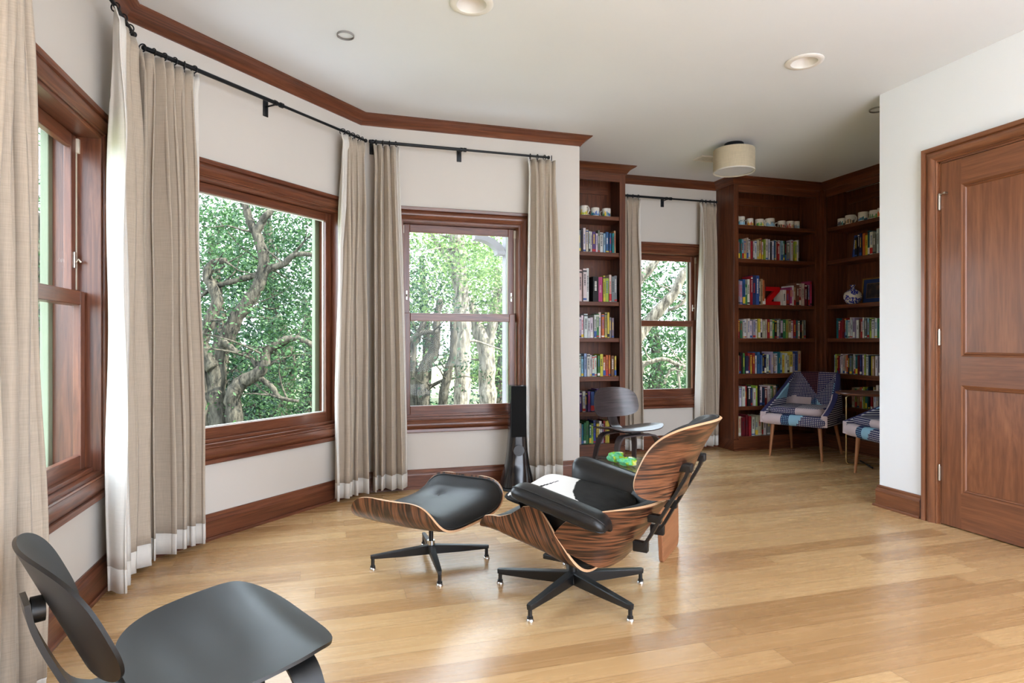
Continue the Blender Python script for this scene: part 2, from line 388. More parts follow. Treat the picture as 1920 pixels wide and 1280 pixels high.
# baseboards
bprof = [(0, .158), (.008, .158), (.012, .15), (.012, .138), (.02, .122), (.022, .112), (.019, .11), (.019, .02), (.03, .018), (.034, .01), (.034, 0), (0, 0)]
for nm, pts in (('baseboard_left', [A0, AB]), ('baseboard_bay', [AB, BC]), ('baseboard_far', [BC, CE, (2.13, YF+.0)]), ('baseboard_niche', [(2.955, YD), (4.28, YD)])):
    pass
b = MB(); b.sweep(bprof, [A0, AB, BC, CE, (2.13, YF)]); st(b.build('baseboard_left', cherry))
b = MB(); b.sweep(bprof, [(2.955, YD), (4.285, YD)]); st(b.build('baseboard_niche', cherry))
b = MB(); b.sweep(bprof, [(5.485, YR), (XR, YR), (XR, 3.242)]); st(b.build('baseboard_right', cherry_door))
b = MB(); b.sweep(bprof, [(XR, 2.08), (XR, -1.5)]); st(b.build('baseboard_right', cherry_door))
cprof = [(0, -.078), (.010, -.078), (.014, -.07), (.018, -.066), (.024, -.056), (.036, -.04), (.054, -.026), (.072, -.018), (.080, -.014), (.084, -.008), (.09, -.006), (.09, 0), (0, 0)]
b = MB(); b.sweep(cprof, [A0, AB, BC, CE, (2.13, YF)], z=H-.001); st(b.build('trim_1', cherry, smooth=30))
b = MB(); b.sweep(cprof, [(2.955, YD), (4.285, YD)], z=H-.001); st(b.build('trim_2', cherry_dark, smooth=30))

# ---------------------------------------------------------------- windows (local x along the wall, y outward)
casprof = [(0, 0), (0, .013), (.006, .018), (.012, .013), (.02, .017), (.03, .026), (.045, .032), (.058, .03), (.07, .022), (.074, .018), (.078, .03), (.1, .034), (.104, .03), (.104, 0)]
def ring_sweep(b, x0, x1, z0, z1, prof, sy=-1, sides='LTRB'):
    # prof (w outward from the rectangle, d projection toward the room)
    C = [(x0, z0, -1, -1), (x0, z1, -1, 1), (x1, z1, 1, 1), (x1, z0, 1, -1)]
    k = len(prof); pl = [0]
    for i in range(1, k): pl.append(pl[-1]+hypot(prof[i][0]-prof[i-1][0], prof[i][1]-prof[i-1][1]))
    for e in range(4):
        a = C[e]; c = C[(e+1) % 4]; o = len(b.v)
        L = hypot(c[0]-a[0], c[1]-a[1])
        for q in (a, c):
            for (w, d) in prof: b.v.append((q[0]+q[2]*w, sy*d, q[1]+q[3]*w))
        for j in range(k-1):
            b.face([o+j, o+k+j, o+k+j+1, o+j+1], 0, [(e*3.1, pl[j]), (e*3.1+L, pl[j]), (e*3.1+L, pl[j+1]), (e*3.1, pl[j+1])])
def frame(b, x0, x1, z0, z1, wl, wr, wb, wt, y0, y1, bev=.004):
    b.box(x0, x0+wl, y0, y1, z0, z1, bev=bev); b.box(x1-wr, x1, y0, y1, z0, z1, bev=bev)
    b.box(x0+wl, x1-wr, y0, y1, z0, z0+wb, bev=bev); b.box(x0+wl, x1-wr, y0, y1, z1-wt, z1, bev=bev)
def window(n, F, w, kind, label, latch=True):
    P, rz = F; cx = (w[0]+w[1])/2; hw = (w[1]-w[0])/2
    R_ = Matrix.Rotation(rz, 3, 'Z'); loc = Vector((P[0], P[1], 0))+R_ @ Vector((cx, 0, 0)); loc.z = 0
    t = thing('window_%d' % n, label, 'window', loc, rz, kind='structure')
    b = MB(); ring_sweep(b, -hw, hw, OZ0, OZ1, casprof); b.build('casing', cherry, t, smooth=35)
    b = MB(); jt = .018
    frame(b, -hw-.001, hw+.001, OZ0-.001, OZ1+.001, jt, jt, jt, jt, -.004, .2, bev=.002)
    b.box(-hw+jt, hw-jt, .03, .06, OZ0+jt, OZ0+jt+.02, bev=.002)
    b.build('jamb', cherry, t)
    if kind == 'hung':
        x0, x1 = -hw+.03, hw-.03
        b = MB(); frame(b, x0, x1, 1.393, 2.212, .052, .052, .065, .065, .098, .132); u = b.build('upper_sash', cherry, t)
        b = MB(); b.box(x0+.05, x1-.05, .112, .117, 1.45, 2.15); b.build('pane', pane_m, u)
        b = MB(); frame(b, x0, x1, .59, 1.46, .052, .052, .088, .067, .06, .094); l = b.build('lower_sash', cherry, t)
        b = MB(); b.box(x0+.05, x1-.05, .075, .08, .675, 1.395); b.build('pane', pane_m, l)
        for sx in (-1, 1):
            b = MB(); b.box(sx*(hw-.018)-.012, sx*(hw-.018)+.012, .097, .106, 1.47, 2.2); b.box(sx*(hw-.018)-.016, sx*(hw-.018)+.016, .085, .1, 2.13, 2.2, bev=.003); b.build('jamb_liner', clipm, t)
            b = MB(); X = sx*(hw-.056)
            b.box(X-.009, X+.009, .09, .1, 1.57, 1.65, bev=.003); b.tube([(X, .088, 1.6), (X, .078, 1.615), (X+.004, .07, 1.6)], .005, 8); b.build('latch', nickel, t)
    else:
        b = MB(); frame(b, -hw+.018, hw-.018, OZ0+.018, OZ1-.018, .055, .055, .09, .06, .07, .115, bev=.005); l = b.build('sash', cherry, t)
        b = MB(); b.box(-hw+.07, hw-.07, .09, .095, .67, 2.158); b.build('pane', pane_m, l)
        b = MB(); frame(b, -hw+.073, hw-.073, .678, 2.152, .006, .006, .006, .006, .0955, .105, bev=0); b.build('glazing_bead', whitepl, l)
    b = MB(); b.box(-hw-.05, hw+.05, .2, .24, OZ0-.06, OZ0, bev=.004); b.box(-hw-.04, -hw+.06, .2, .235, OZ0, OZ1, bev=.004); b.box(hw-.06, hw+.04, .2, .235, OZ0, OZ1, bev=.004); b.box(-hw-.05, hw+.05, .2, .24, OZ1, OZ1+.08, bev=.004)
    b.build('exterior_trim', exttrim, t)
    return t
window(1, FA, WA, 'hung', 'double-hung cherry window on the left wall, cut by the nearest curtain')
window(2, FB, WB, 'fixed', 'large single-pane picture window in the angled bay wall')
window(3, FC, WC, 'hung', 'double-hung cherry window behind the ottoman and black speaker')
window(4, FD, WD, 'hung', 'small double-hung window in the niche between the bookcases')

# ---------------------------------------------------------------- door wall
def door():
    P, rz = FRW
    t = thing('door_1', 'two-panel cherry door in moulded casing on the right white wall', 'door', (3.9, 2.66, 0), rz, kind='structure')
    hw = .4595; top = 2.42
    b = MB()
    k = len(casprof)
    for (a, c) in (((-hw, 0, -1, 0), (-hw, top, -1, 1)), ((-hw, top, -1, 1), (hw, top, 1, 1)), ((hw, top, 1, 1), (hw, 0, 1, 0))):
        o = len(b.v); L = hypot(c[0]-a[0], c[1]-a[1])
        for q in (a, c):
            for (w, d) in casprof: b.v.append((q[0]+q[2]*w, -d, q[1]+q[3]*w))
        pl = 0
        for j in range(k-1):
            dl = hypot(casprof[j+1][0]-casprof[j][0], casprof[j+1][1]-casprof[j][1])
            b.face([o+j, o+k+j, o+k+j+1, o+j+1], 0, [(a[1], pl), (a[1]+L, pl), (a[1]+L, pl+dl), (a[1], pl+dl)]); pl += dl
    b.build('casing', cherry_door, t, smooth=35)
    b = MB(); b.box(-hw-.001, -hw+.012, 0, .15, 0, top); b.box(hw-.012, hw+.001, 0, .15, 0, top); b.box(-hw, hw, 0, .15, top-.012, top+.001); b.build('jamb', cherry_door, t)
    dx0, dx1 = -hw+.016, hw-.016; y0, y1 = .002, .044; z0, z1 = .008, top-.016
    leaf = MB(); sw = .135
    leaf.box(dx0, dx0+sw, y0, y1, z0, z1); leaf.box(dx1-sw, dx1, y0, y1, z0, z1)
    for (a, c) in ((z0, .235), (.937, 1.123), (2.24, z1)): leaf.box(dx0+sw, dx1-sw, y0, y1, a, c)
    lf = leaf.build('door_leaf', cherry_door, t)
    for (a, c) in ((.235, .937), (1.123, 2.24)):
        q = MB(); q.box(dx0+sw, dx1-sw, .014, .035, a, c); q.build('panel', wood('panel_veneer%d' % int(a*10), srgb(104, 62, 40), srgb(128, 80, 52), srgb(146, 94, 62), rough=.33, su=1.4 if a < 1 else .9, sv=7 if a < 1 else 9, dist=3.5 if a < 1 else 1.5), lf)
        q = MB(); ring_sweep(q, dx0+sw+.02, dx1-sw-.02, a+.02, c-.02, [(-.008, -.0135), (-.004, -.006), (.002, -.003), (.006, -.009), (.012, -.004), (.02, .001), (.02, -.014)]); q.build('panel_moulding', cherry_door, lf, smooth=30)
    for z in (.342, 1.245, 2.148):
        q = MB(); q.tube([(dx0-.006, -.008, z-.05), (dx0-.006, -.008, z+.05)], .0075, 12); q.tube([(dx0-.006, -.008, z+.05), (dx0-.006, -.008, z+.058)], .005, 10)
        q.box(dx0-.03, dx0+.0, -.002, .001, z-.045, z+.045)
        if z > 2: q.tube([(dx0-.006, -.008, z+.05), (dx0+.03, -.02, z+.052), (dx0+.045, -.018, z+.052)], .004, 8); q.tube([(dx0+.045, -.03, z+.052), (dx0+.045, -.006, z+.052)], .008, 8)
        q.build('hinge', nickel, t)
door()

# ---------------------------------------------------------------- bookcases
SH = (.155, .49, .855, 1.256, 1.635, 2.15, 2.53)      # tops of the shelves
def bookcase(F, s0, s1, label, stl=.065, str_=.065, left_side=True, right_side=True, crown=None):
    P, rz = F; cx = (s0+s1)/2; hw = (s1-s0)/2; D = .325
    loc = Vector((P[0], P[1], 0))+Matrix.Rotation(rz, 3, 'Z') @ Vector((cx, 0, 0))
    t = thing('bookcase', label, 'bookcase', loc, rz, 'built-in cherry bookcases')
    TOP = 2.972
    for sx in (-1, 1):
        b = MB(); b.box(sx*hw-(.02 if sx > 0 else 0), sx*hw+(0 if sx > 0 else .02), .0205, D, .126, TOP)
        if sx*hw and ((sx < 0 and left_side) or (sx > 0 and right_side)): pass
        b.build('side_panel', cherry_dark, t)
    b = MB(); b.box(-hw+.02, hw-.02, D-.012, D, .1, TOP); b.box(-hw+.06, hw-.06, D-.03, D-.012, 2.82, 2.9); b.build('back_panel', cherry_dark, t)
    b = MB(); b.box(-hw, -hw+stl, 0, .02, .13, TOP, bev=.003); b.box(hw-str_, hw, 0, .02, .13, TOP, bev=.003); b.box(-hw+stl, hw-str_, 0, .02, 2.89, TOP); b.box(-hw+stl, hw-str_, 0, .02, .11, SH[0]-.0)
    b.build('face_frame', cherry_dark, t)
    for i, z in enumerate(SH[1:]):
        b = MB(); th = .05 if i == 1 else .042
        b.box(-hw+.022, hw-.022, .022, D-.014, z-th, z, bev=.003); b.build('shelf', cherry_dark, t)
    b = MB(); b.box(-hw+.02, hw-.02, .02, D-.012, .12, SH[0]); b.build('bottom_shelf', cherry_dark, t)
    b = MB(); b.box(-hw+.002, hw-.002, .002, D, 0, .125); b.sweep([(0, 0), (.012, 0), (.012, .018), (.004, .024), (0, .024)], [(-hw, .001), (hw, .001)]); b.build('plinth', cherry_dark, t)
    if crown:
        b = MB(); inv = Matrix.Rotation(-rz, 3, 'Z')
        pts = []
        for p in crown:
            q = inv @ (Vector((p[0], p[1], 0))-loc); pts.append((q.x, q.y))
        b.sweep([(0, -.078)]+cprof[1:], pts, z=H-.001); b.build('crown_moulding', cherry_dark, t, smooth=30)
    return t
FL = ((0, YF), 0)
bookcase(FL, 2.135, 2.955, 'narrow built-in cherry bookcase left of the niche window, partly behind the wall', crown=[(2.14, YF), (2.955, YF), (2.955, YD)])
bookcase(FL, 4.285, 5.455, 'wide built-in cherry bookcase right of the niche window, facing the room', crown=[(4.285, YD), (4.285, YF), (5.484, YF)], stl=.063, str_=.055)
bookcase(FRB, -5.79, -YR-.01, 'built-in cherry bookcase on the right-hand niche wall with vase and framed pictures', crown=[(5.485, YF-.002), (5.485, YR)], stl=.035)
b = MB(); b.box(5.456, 5.51, 5.79, 5.86, .0, 2.972); b.build('corner_post', cherry_dark).__setitem__('kind', 'structure')
bpy.data.objects['corner_post'].name = 'trim_3'

# books
bookcov = None
def bookmat():
    m, nt, b = newmat('book_cover'); setp(b, (1, 1, 1), .5, spec=.35)
    oi = N(nt, 'ShaderNodeObjectInfo'); tc = N(nt, 'ShaderNodeTexCoord'); v = mapping(nt, tc.outputs['Object'], (1, 1, 1))
    n = N(nt, 'ShaderNodeTexNoise'); n.inputs['Scale'].default_value = 25; nt.links.new(v, n.inputs['Vector'])
    mx = N(nt, 'ShaderNodeMix', data_type='RGBA', blend_type='MULTIPLY'); mx.inputs['Factor'].default_value = .5
    r = ramp(nt, [(.35, (.75, .75, .75)), (.65, (1, 1, 1))], n.outputs[0])
    nt.links.new(oi.outputs['Color'], mx.inputs['A']); nt.links.new(r.outputs[0], mx.inputs['B']); nt.links.new(mx.outputs['Result'], b.inputs['Base Color'])
    return m
bookcov = bookmat()
pagem = plain('book_pages', srgb(226, 216, 196), .8, var=.05)
ink = [plain('ink_dark', srgb(40, 38, 44), .5), plain('ink_pale', srgb(226, 222, 214), .5), plain('ink_red', srgb(180, 40, 36), .5), plain('ink_blue', srgb(50, 84, 150), .5), plain('ink_yellow', srgb(224, 190, 60), .5)]
PAL = dict(w=('white', (226, 223, 218)), c=('cream', (220, 208, 176)), n=('navy blue', (40, 48, 100)), k=('black', (34, 32, 36)), b=('blue', (48, 92, 168)), s=('sky-blue', (140, 186, 214)),
           t=('teal', (30, 120, 130)), g=('green', (60, 140, 72)), l=('lime green', (168, 196, 60)), y=('yellow', (228, 198, 52)), o=('orange', (222, 104, 44)), r=('red', (190, 36, 40)),
           d=('dark red', (122, 26, 34)), m=('magenta', (196, 50, 120)), p=('purple', (98, 52, 140)), v=('lilac', (178, 160, 196)), u=('brown', (132, 86, 58)), e=('grey', (128, 126, 128)), a=('tan', (196, 158, 110)))
ORD = ['first', 'second', 'third', 'fourth', 'fifth', 'sixth', 'seventh', 'eighth', 'ninth', 'tenth', 'eleventh', 'twelfth', 'thirteenth', 'fourteenth', 'fifteenth', 'sixteenth', 'seventeenth', 'eighteenth', 'nineteenth', 'twentieth'] + ['twenty-'+x for x in ('first', 'second', 'third', 'fourth', 'fifth', 'sixth', 'seventh', 'eighth', 'ninth')] + ['thirtieth', 'thirty-first', 'thirty-second', 'thirty-third', 'thirty-fourth']
rb = random.Random(3)
def book(F, s, w, h, d, z, key, label, group, inset=.045, lean=0, text=None):
    P, rz = F
    b = MB(); c = .0025
    b.box(0, c, 0, d, 0, h); b.box(w-c, w, 0, d, 0, h); b.box(0, w, 0, c, 0, h)
    b.box(c, w-c, c, d-.004, .003, h-.004, m=1)
    kk = rb.choice((2, 2, 3, 3, 4, 5, 6)) if key not in 'wc' else rb.choice((2, 2, 2, 4, 5))
    if key in 'wcyls' and kk == 3: kk = 2
    if w > .011 and not text:
        z0 = h*rb.uniform(.3, .5); z1 = h*rb.uniform(.72, .9)
        n = rb.randint(4, 9); q = z0
        while q < z1:                                          # rows of spine lettering too small to read
            dz = rb.uniform(.004, .013); b.box(w*.32, w*.68, -.0006, .0004, q, min(q+dz, z1), m=kk); q += dz+.004
        if rb.random() < .55: b.box(.0004, w-.0004, -.0005, .0004, h*.04, h*rb.choice((.1, .16, .3)), m=rb.choice((2, 3, 4, 5, 6)))
        if rb.random() < .25: b.box(.0004, w-.0004, -.0005, .0004, h*.9, h*.95, m=kk)
    M = Matrix.Translation((P[0], P[1], 0)) @ Matrix.Rotation(rz, 4, 'Z') @ Matrix.Translation((s, inset, z)) @ Matrix.Rotation(lean, 4, 'Y')
    o = b.build('book', [bookcov, pagem]+ink); o.matrix_world = M
    nm, rgb = PAL[key]; av = sum(rgb)/3; o.color = (*srgb(*[max(0, min(255, (av+(x-av)*.8)*.97+rb.uniform(-10, 10))) for x in rgb]), 1)
    tag(o, label, 'book', group)
    if text: text_on(text, o, (w*.5, -.0008, h*.52), (pi/2, pi/2, 0), .022, ink[1], 'title')
    return o
def text_on(s, parent, loc, rot, size, mat, name, ext=.0004, bend=None):
    cu = bpy.data.curves.new(name, 'FONT'); cu.body = s; cu.size = size; cu.extrude = ext; cu.align_x = 'CENTER'; cu.align_y = 'CENTER'; cu.resolution_u = 3
    o = bpy.data.objects.new(name, cu); COL.objects.link(o); bpy.context.view_layer.update()
    dg = bpy.context.evaluated_depsgraph_get(); me = bpy.data.meshes.new_from_object(o.evaluated_get(dg)); bpy.data.objects.remove(o)
    if bend:
        for v in me.vertices:
            a = v.co.x/bend; r = bend+v.co.z; v.co = Vector((sin(a)*r, v.co.y, cos(a)*r-bend))
    me.materials.clear(); me.materials.append(mat)
    t = bpy.data.objects.new(name, me); COL.objects.link(t); t.parent = parent; t.location = loc; t.rotation_euler = rot
    return t
NB = 0
def row(F, s0, s1, keys, shelf, case, shelfname, hr=(.2, .235), big={}, lean={}, d=(.14, .18), n0=0, texts={}):
    global NB
    keys = keys.replace(' ', ''); n = len(keys); ws = [rb.uniform(.7, 1.35) for _ in keys]
    for i in big: ws[i] = big[i][1] if i < n else 1
    tot = sum(ws); s = s0
    for i, k in enumerate(keys):
        w = (s1-s0)*ws[i]/tot; h = rb.uniform(*hr)
        if i in big: h = big[i][0]
        size = 'tall' if h > hr[0]+.75*(hr[1]-hr[0]) else ('short' if h < hr[0]+.25*(hr[1]-hr[0]) else 'upright')
        lab = '%s book, %s from left, %s, %s bookcase' % (PAL[k][0], ORD[min(n0+i, 33)], shelfname, case)
        book(F, s+.0005, w-.001, h, rb.uniform(*d), SH[shelf]+.0005, k, lab, 'books on the %s of the %s bookcase' % (shelfname, case), rb.uniform(.035, .06), lean.get(i, 0), texts.get(i))
        s += w; NB += 1
CL = 'narrow left'
row(FL, 2.42, 2.87, 'nekwcwwpwewsbbta', 5, CL, 'second shelf down', (.2, .25), big={3: (.25, 1.1), 2: (.24, 1), 7: (.215, 1.5)})
row(FL, 2.41, 2.562, 'ccww', 4, CL, 'third shelf down', (.3, .35))
row(FL, 2.60, 2.885, 'kmylcee', 4, CL, 'third shelf down', (.24, .285), big={1: (.26, 1.7), 0: (.26, 2.0)}, n0=4, texts={1: 'HOUSES'})
row(FL, 2.42, 2.85, 'lvwwwwwgwoayee', 3, CL, 'fourth shelf down', (.2, .27))
row(FL, 2.42, 2.87, 'vwsswwwwgyooouy', 2, CL, 'fifth shelf down', (.2, .24))
row(FL, 2.42, 2.80, 'npwnpbnpnbe', 1, CL, 'sixth shelf down', (.19, .235))
row(FL, 2.42, 2.80, 'cctggtlbywvdyy', 0, CL, 'bottom shelf', (.2, .245))
CC = 'wide central'
PX = lambda px: 4.348+(px-1385)*(5.394-4.348)/144.0
row(FL, 4.352, PX(1504), 'cttsacwarwwcaowlwwkwbcrwsgkeewvlwe', 5, CC, 'second shelf down', (.205, .25), lean={})
row(FL, 4.352, PX(1440), 'aevbgwrnbcaou', 4, CC, 'third shelf down', (.22, .3), big={7: (.335, 1.8), 8: (.333, 1.8), 6: (.325, .8)})
row(FL, PX(1471), PX(1528), 'wrmwaurcdkvm', 4, CC, 'third shelf down', (.21, .27), big={11: (.29, .9), 0: (.18, 1.6), 1: (.175, 1.5)}, n0=13)
row(FL, 4.352, PX(1515), 'wrgwwwwvwywccrwgkwevglawrtwkae', 3, CC, 'fourth shelf down', (.19, .225))
row(FL, 4.352, PX(1507), 'adkgnryrwbbsnkwbvwcwtsywcyvba', 2, CC, 'fifth shelf down', (.2, .25), big={28: (.255, 1.4), 27: (.25, 1.6)})
row(FL, 4.352, PX(1466), 'rwwrknwlkwndwgaek', 1, CC, 'sixth shelf down', (.2, .235))
row(FL, 4.352, PX(1448), 'wcddrwccawe', 0, CC, 'bottom shelf', (.2, .235))
CR = 'right-hand'
def sR(px): 
    k = (px-960)/1145.0; vx = sin(YAW)+k*cos(YAW); vy = cos(YAW)-k*sin(YAW); return -5.485*vy/vx
row(FRB, sR(1589), sR(1652), 'nbkknoytwewew', 5, CR, 'second shelf down', (.2, .27), lean={0: .16, 1: .1}, big={0: (.235, 1), 4: (.25, 1), 5: (.245, 1.2), 6: (.22, 1.1), 11: (.26, 1.4)})
row(FRB, sR(1563), sR(1652), 'trrdrswwwvwurweslwwgaw', 3, CR, 'fourth shelf down', (.195, .235))
row(FRB, sR(1558), sR(1652), 'slrvwcaokewwtdnvlwnyawewv', 2, CR, 'fifth shelf down', (.2, .225))
row(FRB, sR(1592), sR(1652), 'cgaowlgtkrawcnwy', 1, CR, 'sixth shelf down', (.2, .3))
row(FRB, sR(1600), sR(1652), 'ewkawcg', 0, CR, 'bottom shelf', (.17, .22))

# mugs
mugw = plain('mug_china', srgb(228, 224, 214), .25, var=.02)
def mug(loc, rz, art, label, r=.042, h=.098, text=None, hr=0):
    t = thing('mug', label, 'mug', loc, rz, 'mugs on the top shelves')
    b = MB(); b.lathe([(0, 0), (r*.86, 0), (r*.98, .006), (r, .014), (r, h-.002), (r-.001, h), (r-.004, h-.001), (r-.005, .01), (0, .008)], seg=28); b.build('cup', mugw, t, smooth=40)
    if True:
        b = MB(); b.tube([(r-.003, 0, h*.8), (r+.02, 0, h*.8), (r+.03, 0, h*.62), (r+.028, 0, h*.38), (r+.012, 0, h*.2), (r-.003, 0, h*.2)], .0055, 8, flat=1.2); b.build('handle', mugw, t, smooth=60, rz=hr)
    rr = random.Random(label)
    b = MB(); R1 = r+.0006
    for q in range(14):                                       # printed skyline around the lower half
        a0 = -pi/2-1.5+q*.22; a1 = a0+.2; z0 = .008; z1 = z0+rr.uniform(.012, h*.5)
        ps = [(a0, z0), (a1, z0), (a1, z1), ((a0+a1)/2, z1+rr.uniform(0, .012)), (a0, z1)]
        o = len(b.v)
        for (a, z) in ps: b.v.append((R1*cos(a), R1*sin(a), z))
        b.face([o, o+1, o+2, o+3, o+4], rr.randint(0, len(art)-1))
    b.build('print', [PM[c] for c in art], t, recalc=False)
    if text: text_on(text, t, (0, -R1-.0004, h*.5), (pi/2, 0, 0), .034, ink[0], 'lettering', bend=R1)
    return t
PM = {c: plain('glaze_'+PAL[c][0].replace(' ', '_'), srgb(*PAL[c][1]), .3) for c in 'kbsglyoretan'}
def mugrow(F, specs, z, hs=None):
    P, rz = F
    for (s, art, lab, txt, r, h, hr) in specs:
        loc = Vector((P[0], P[1], 0))+Matrix.Rotation(rz, 3, 'Z') @ Vector((s, .085, 0)); loc.z = z+.0005
        m = mug(loc, rz, art, lab, r, h, txt, hr)
T1 = SH[6]
xl = lambda px: 2.456+(px-1090)*(2.958-2.456)/83.0
mugrow(FL, [(xl(1101), 'ly', 'cream mug with a yellow print, leftmost on the left bookcase top shelf', None, .046, .102, -1.2),
            (xl(1121.5), 'bst', 'white mug with blue skyline print, middle one on the left bookcase top shelf', None, .046, .088, 2.4),
            (xl(1143), 'gby', 'white mug with green and blue print, nearest the curtain on the left bookcase', None, .046, .088, 2.2)], T1)
mugrow(FL, [(PX(1389.5), 'st', 'pale blue mug at the far left end of the central bookcase top shelf', None, .036, .1, 2.6),
            (PX(1398.5), 's', 'white and pale blue mug lettered HOM on the central bookcase', 'HOM', .04, .1, pi*.9),
            (PX(1414.5), 'oyr', 'small mug with orange sun and red print on the central bookcase', None, .038, .085, 2.5),
            (PX(1432), 'lyg', 'white mug with yellow-green print and handle to the right', None, .048, .085, 0),
            (PX(1451.5), 's', 'tall white mug lettered JAN over pale blue on the central bookcase', 'JAN', .052, .1, pi),
            (PX(1474), 'rka', 'small mug with red and black print right of the JAN mug', None, .044, .082, 2.5),
            (PX(1490), 'rta', 'mug with pink and red print, second from the right on the central bookcase', None, .046, .085, 0.1),
            (PX(1502.5), 'es', 'grey-blue mug at the right end of the central bookcase row', None, .036, .088, .6)], T1)
mugrow(FRB, [(sR(1568), 'nkt', 'white mug with navy print, furthest left on the right bookcase', None, .05, .085, 2.6),
             (sR(1583), 'ka', 'taller cream mug with black print on the right bookcase', None, .054, .1, 0),
             (sR(1607), 'nbt', 'white mug with dense blue floral print on the right bookcase', None, .052, .1, 0.1),
             (sR(1628), 'gel', 'white mug with grey-green city print on the right bookcase', None, .05, .09, 2.2),
             (sR(1643), 'gao', 'cream mug with sun and green print beside the white wall edge', None, .05, .095, 2.0)], T1)

# red letter Z bookend
b = MB()
zp = [(0, .0), (.21, 0), (.21, .045), (.085, .045), (.205, .165), (.205, .212), (.01, .212), (.01, .165), (.125, .165), (0, .045)]
b.prism(zp, -.02, .02, M=Matrix.Rotation(pi/2, 4, 'X'))
o = b.build('letter_sculpture', plain('red_lacquer', srgb(176, 8, 14), .3), loc=(PX(1441), YF+.09, SH[4]+.001))
tag(o, 'large red letter Z standing between the books on the central bookcase', 'letter sculpture')
md = o.modifiers.new('b', 'BEVEL'); md.width = .002; md.segments = 2
# vase
vm, nt, bb = newmat('blue_white_porcelain'); setp(bb, (.8, .8, .8), .2)
tc = N(nt, 'ShaderNodeTexCoord'); v1 = N(nt, 'ShaderNodeTexVoronoi'); v1.inputs['Scale'].default_value = 13; nt.links.new(tc.outputs['Object'], v1.inputs['Vector'])
v2 = N(nt, 'ShaderNodeTexNoise'); v2.inputs['Scale'].default_value = 70; nt.links.new(tc.outputs['Object'], v2.inputs['Vector'])
a1 = N(nt, 'ShaderNodeMath', operation='LESS_THAN'); a1.inputs[1].default_value = .6; nt.links.new(v1.outputs['Distance'], a1.inputs[0])
a2 = N(nt, 'ShaderNodeMath', operation='GREATER_THAN'); a2.inputs[1].default_value = .46; nt.links.new(v2.outputs[0], a2.inputs[0])
a3 = N(nt, 'ShaderNodeMath', operation='MULTIPLY'); nt.links.new(a1.outputs[0], a3.inputs[0]); nt.links.new(a2.outputs[0], a3.inputs[1])
mx = N(nt, 'ShaderNodeMix', data_type='RGBA'); nt.links.new(a3.outputs[0], mx.inputs['Factor']); mx.inputs['A'].default_value = (*srgb(222, 216, 206), 1); mx.inputs['B'].default_value = (*srgb(44, 52, 150), 1); nt.links.new(mx.outputs['Result'], bb.inputs['Base Color'])
b = MB(); b.lathe([(0, .004), (.045, 0), (.05, .004), (.075, .03), (.092, .065), (.094, .095), (.085, .125), (.062, .15), (.036, .165), (.022, .175), (.017, .19), (.02, .205), (.03, .213), (.03, .216), (.022, .214), (.014, .2), (.014, .18), (0, .17)], seg=40)
yv = -sR(1584)
o = b.build('vase', vm, smooth=60, loc=(5.485+.11, yv, SH[4]+.001)); tag(o, 'round blue-and-white porcelain vase on the right bookcase', 'vase')
gold = plain('gilt_frame', srgb(160, 120, 60), .35, metal=.6, var=.15, bump=.3, bscale=80)
matblue = plain('blue_mount', srgb(30, 50, 96), .7)
artm, nt, bb = newmat('dim_portrait'); setp(bb, (.05, .04, .03), .5)
tc = N(nt, 'ShaderNodeTexCoord'); n = N(nt, 'ShaderNodeTexNoise'); n.inputs['Scale'].default_value = 14; n.inputs['Detail'].default_value = 4; nt.links.new(tc.outputs['Object'], n.inputs['Vector'])
r = ramp(nt, [(.35, srgb(26, 22, 26)), (.5, srgb(48, 40, 40)), (.7, srgb(110, 78, 56))], n.outputs[0]); nt.links.new(r.outputs[0], bb.inputs['Base Color'])
def picture(sx0, sx1, z0, z1, fw, label, inner, y0=.2, rz_=0):
    cx = (sx0+sx1)/2; hw = (sx1-sx0)/2
    loc = (5.485+y0, -cx, z0); t = thing('framed_picture', label, 'picture', loc, FRB[1], 'framed pictures on the right bookcase')
    hh = z1-z0; M = Matrix.Rotation(-.09, 4, 'X')
    b = MB()
    for (x0, x1, a, c) in ((-hw, -hw+fw, 0, hh), (hw-fw, hw, 0, hh), (-hw+fw, hw-fw, 0, fw), (-hw+fw, hw-fw, hh-fw, hh)): b.box(x0, x1, 0, .02, a, c, M=M, bev=.004)
    b.build('frame', gold, t)
    b = MB(); b.box(-hw+fw, hw-fw, .008, .014, fw, hh-fw, M=M); b.build('mount', inner, t)
    iw = fw+.045; 
    b = MB()
    for (x0, x1, a, c) in ((-hw+iw, -hw+iw+.005, iw, hh-iw), (hw-iw-.005, hw-iw, iw, hh-iw), (-hw+iw, hw-iw, iw, iw+.005), (-hw+iw, hw-iw, hh-iw-.005, hh-iw)): b.box(x0, x1, .005, .009, a, c, M=M)
    b.build('inner_fillet', gold, t)
    b = MB(); b.box(-hw+iw+.005, hw-iw-.005, .005, .009, iw+.005, hh-iw-.005, M=M); b.build('print', artm, t)
picture(sR(1589.5)-.02, sR(1631), SH[4]+.002, SH[4]+.29, .016, 'gold-framed picture with blue mount behind the porcelain vase', matblue)
picture(sR(1634), sR(1634)+.36, SH[4]+.002, SH[4]+.46, .04, 'taller ornate gold-framed picture cut off by the white wall', matblue, y0=.17)

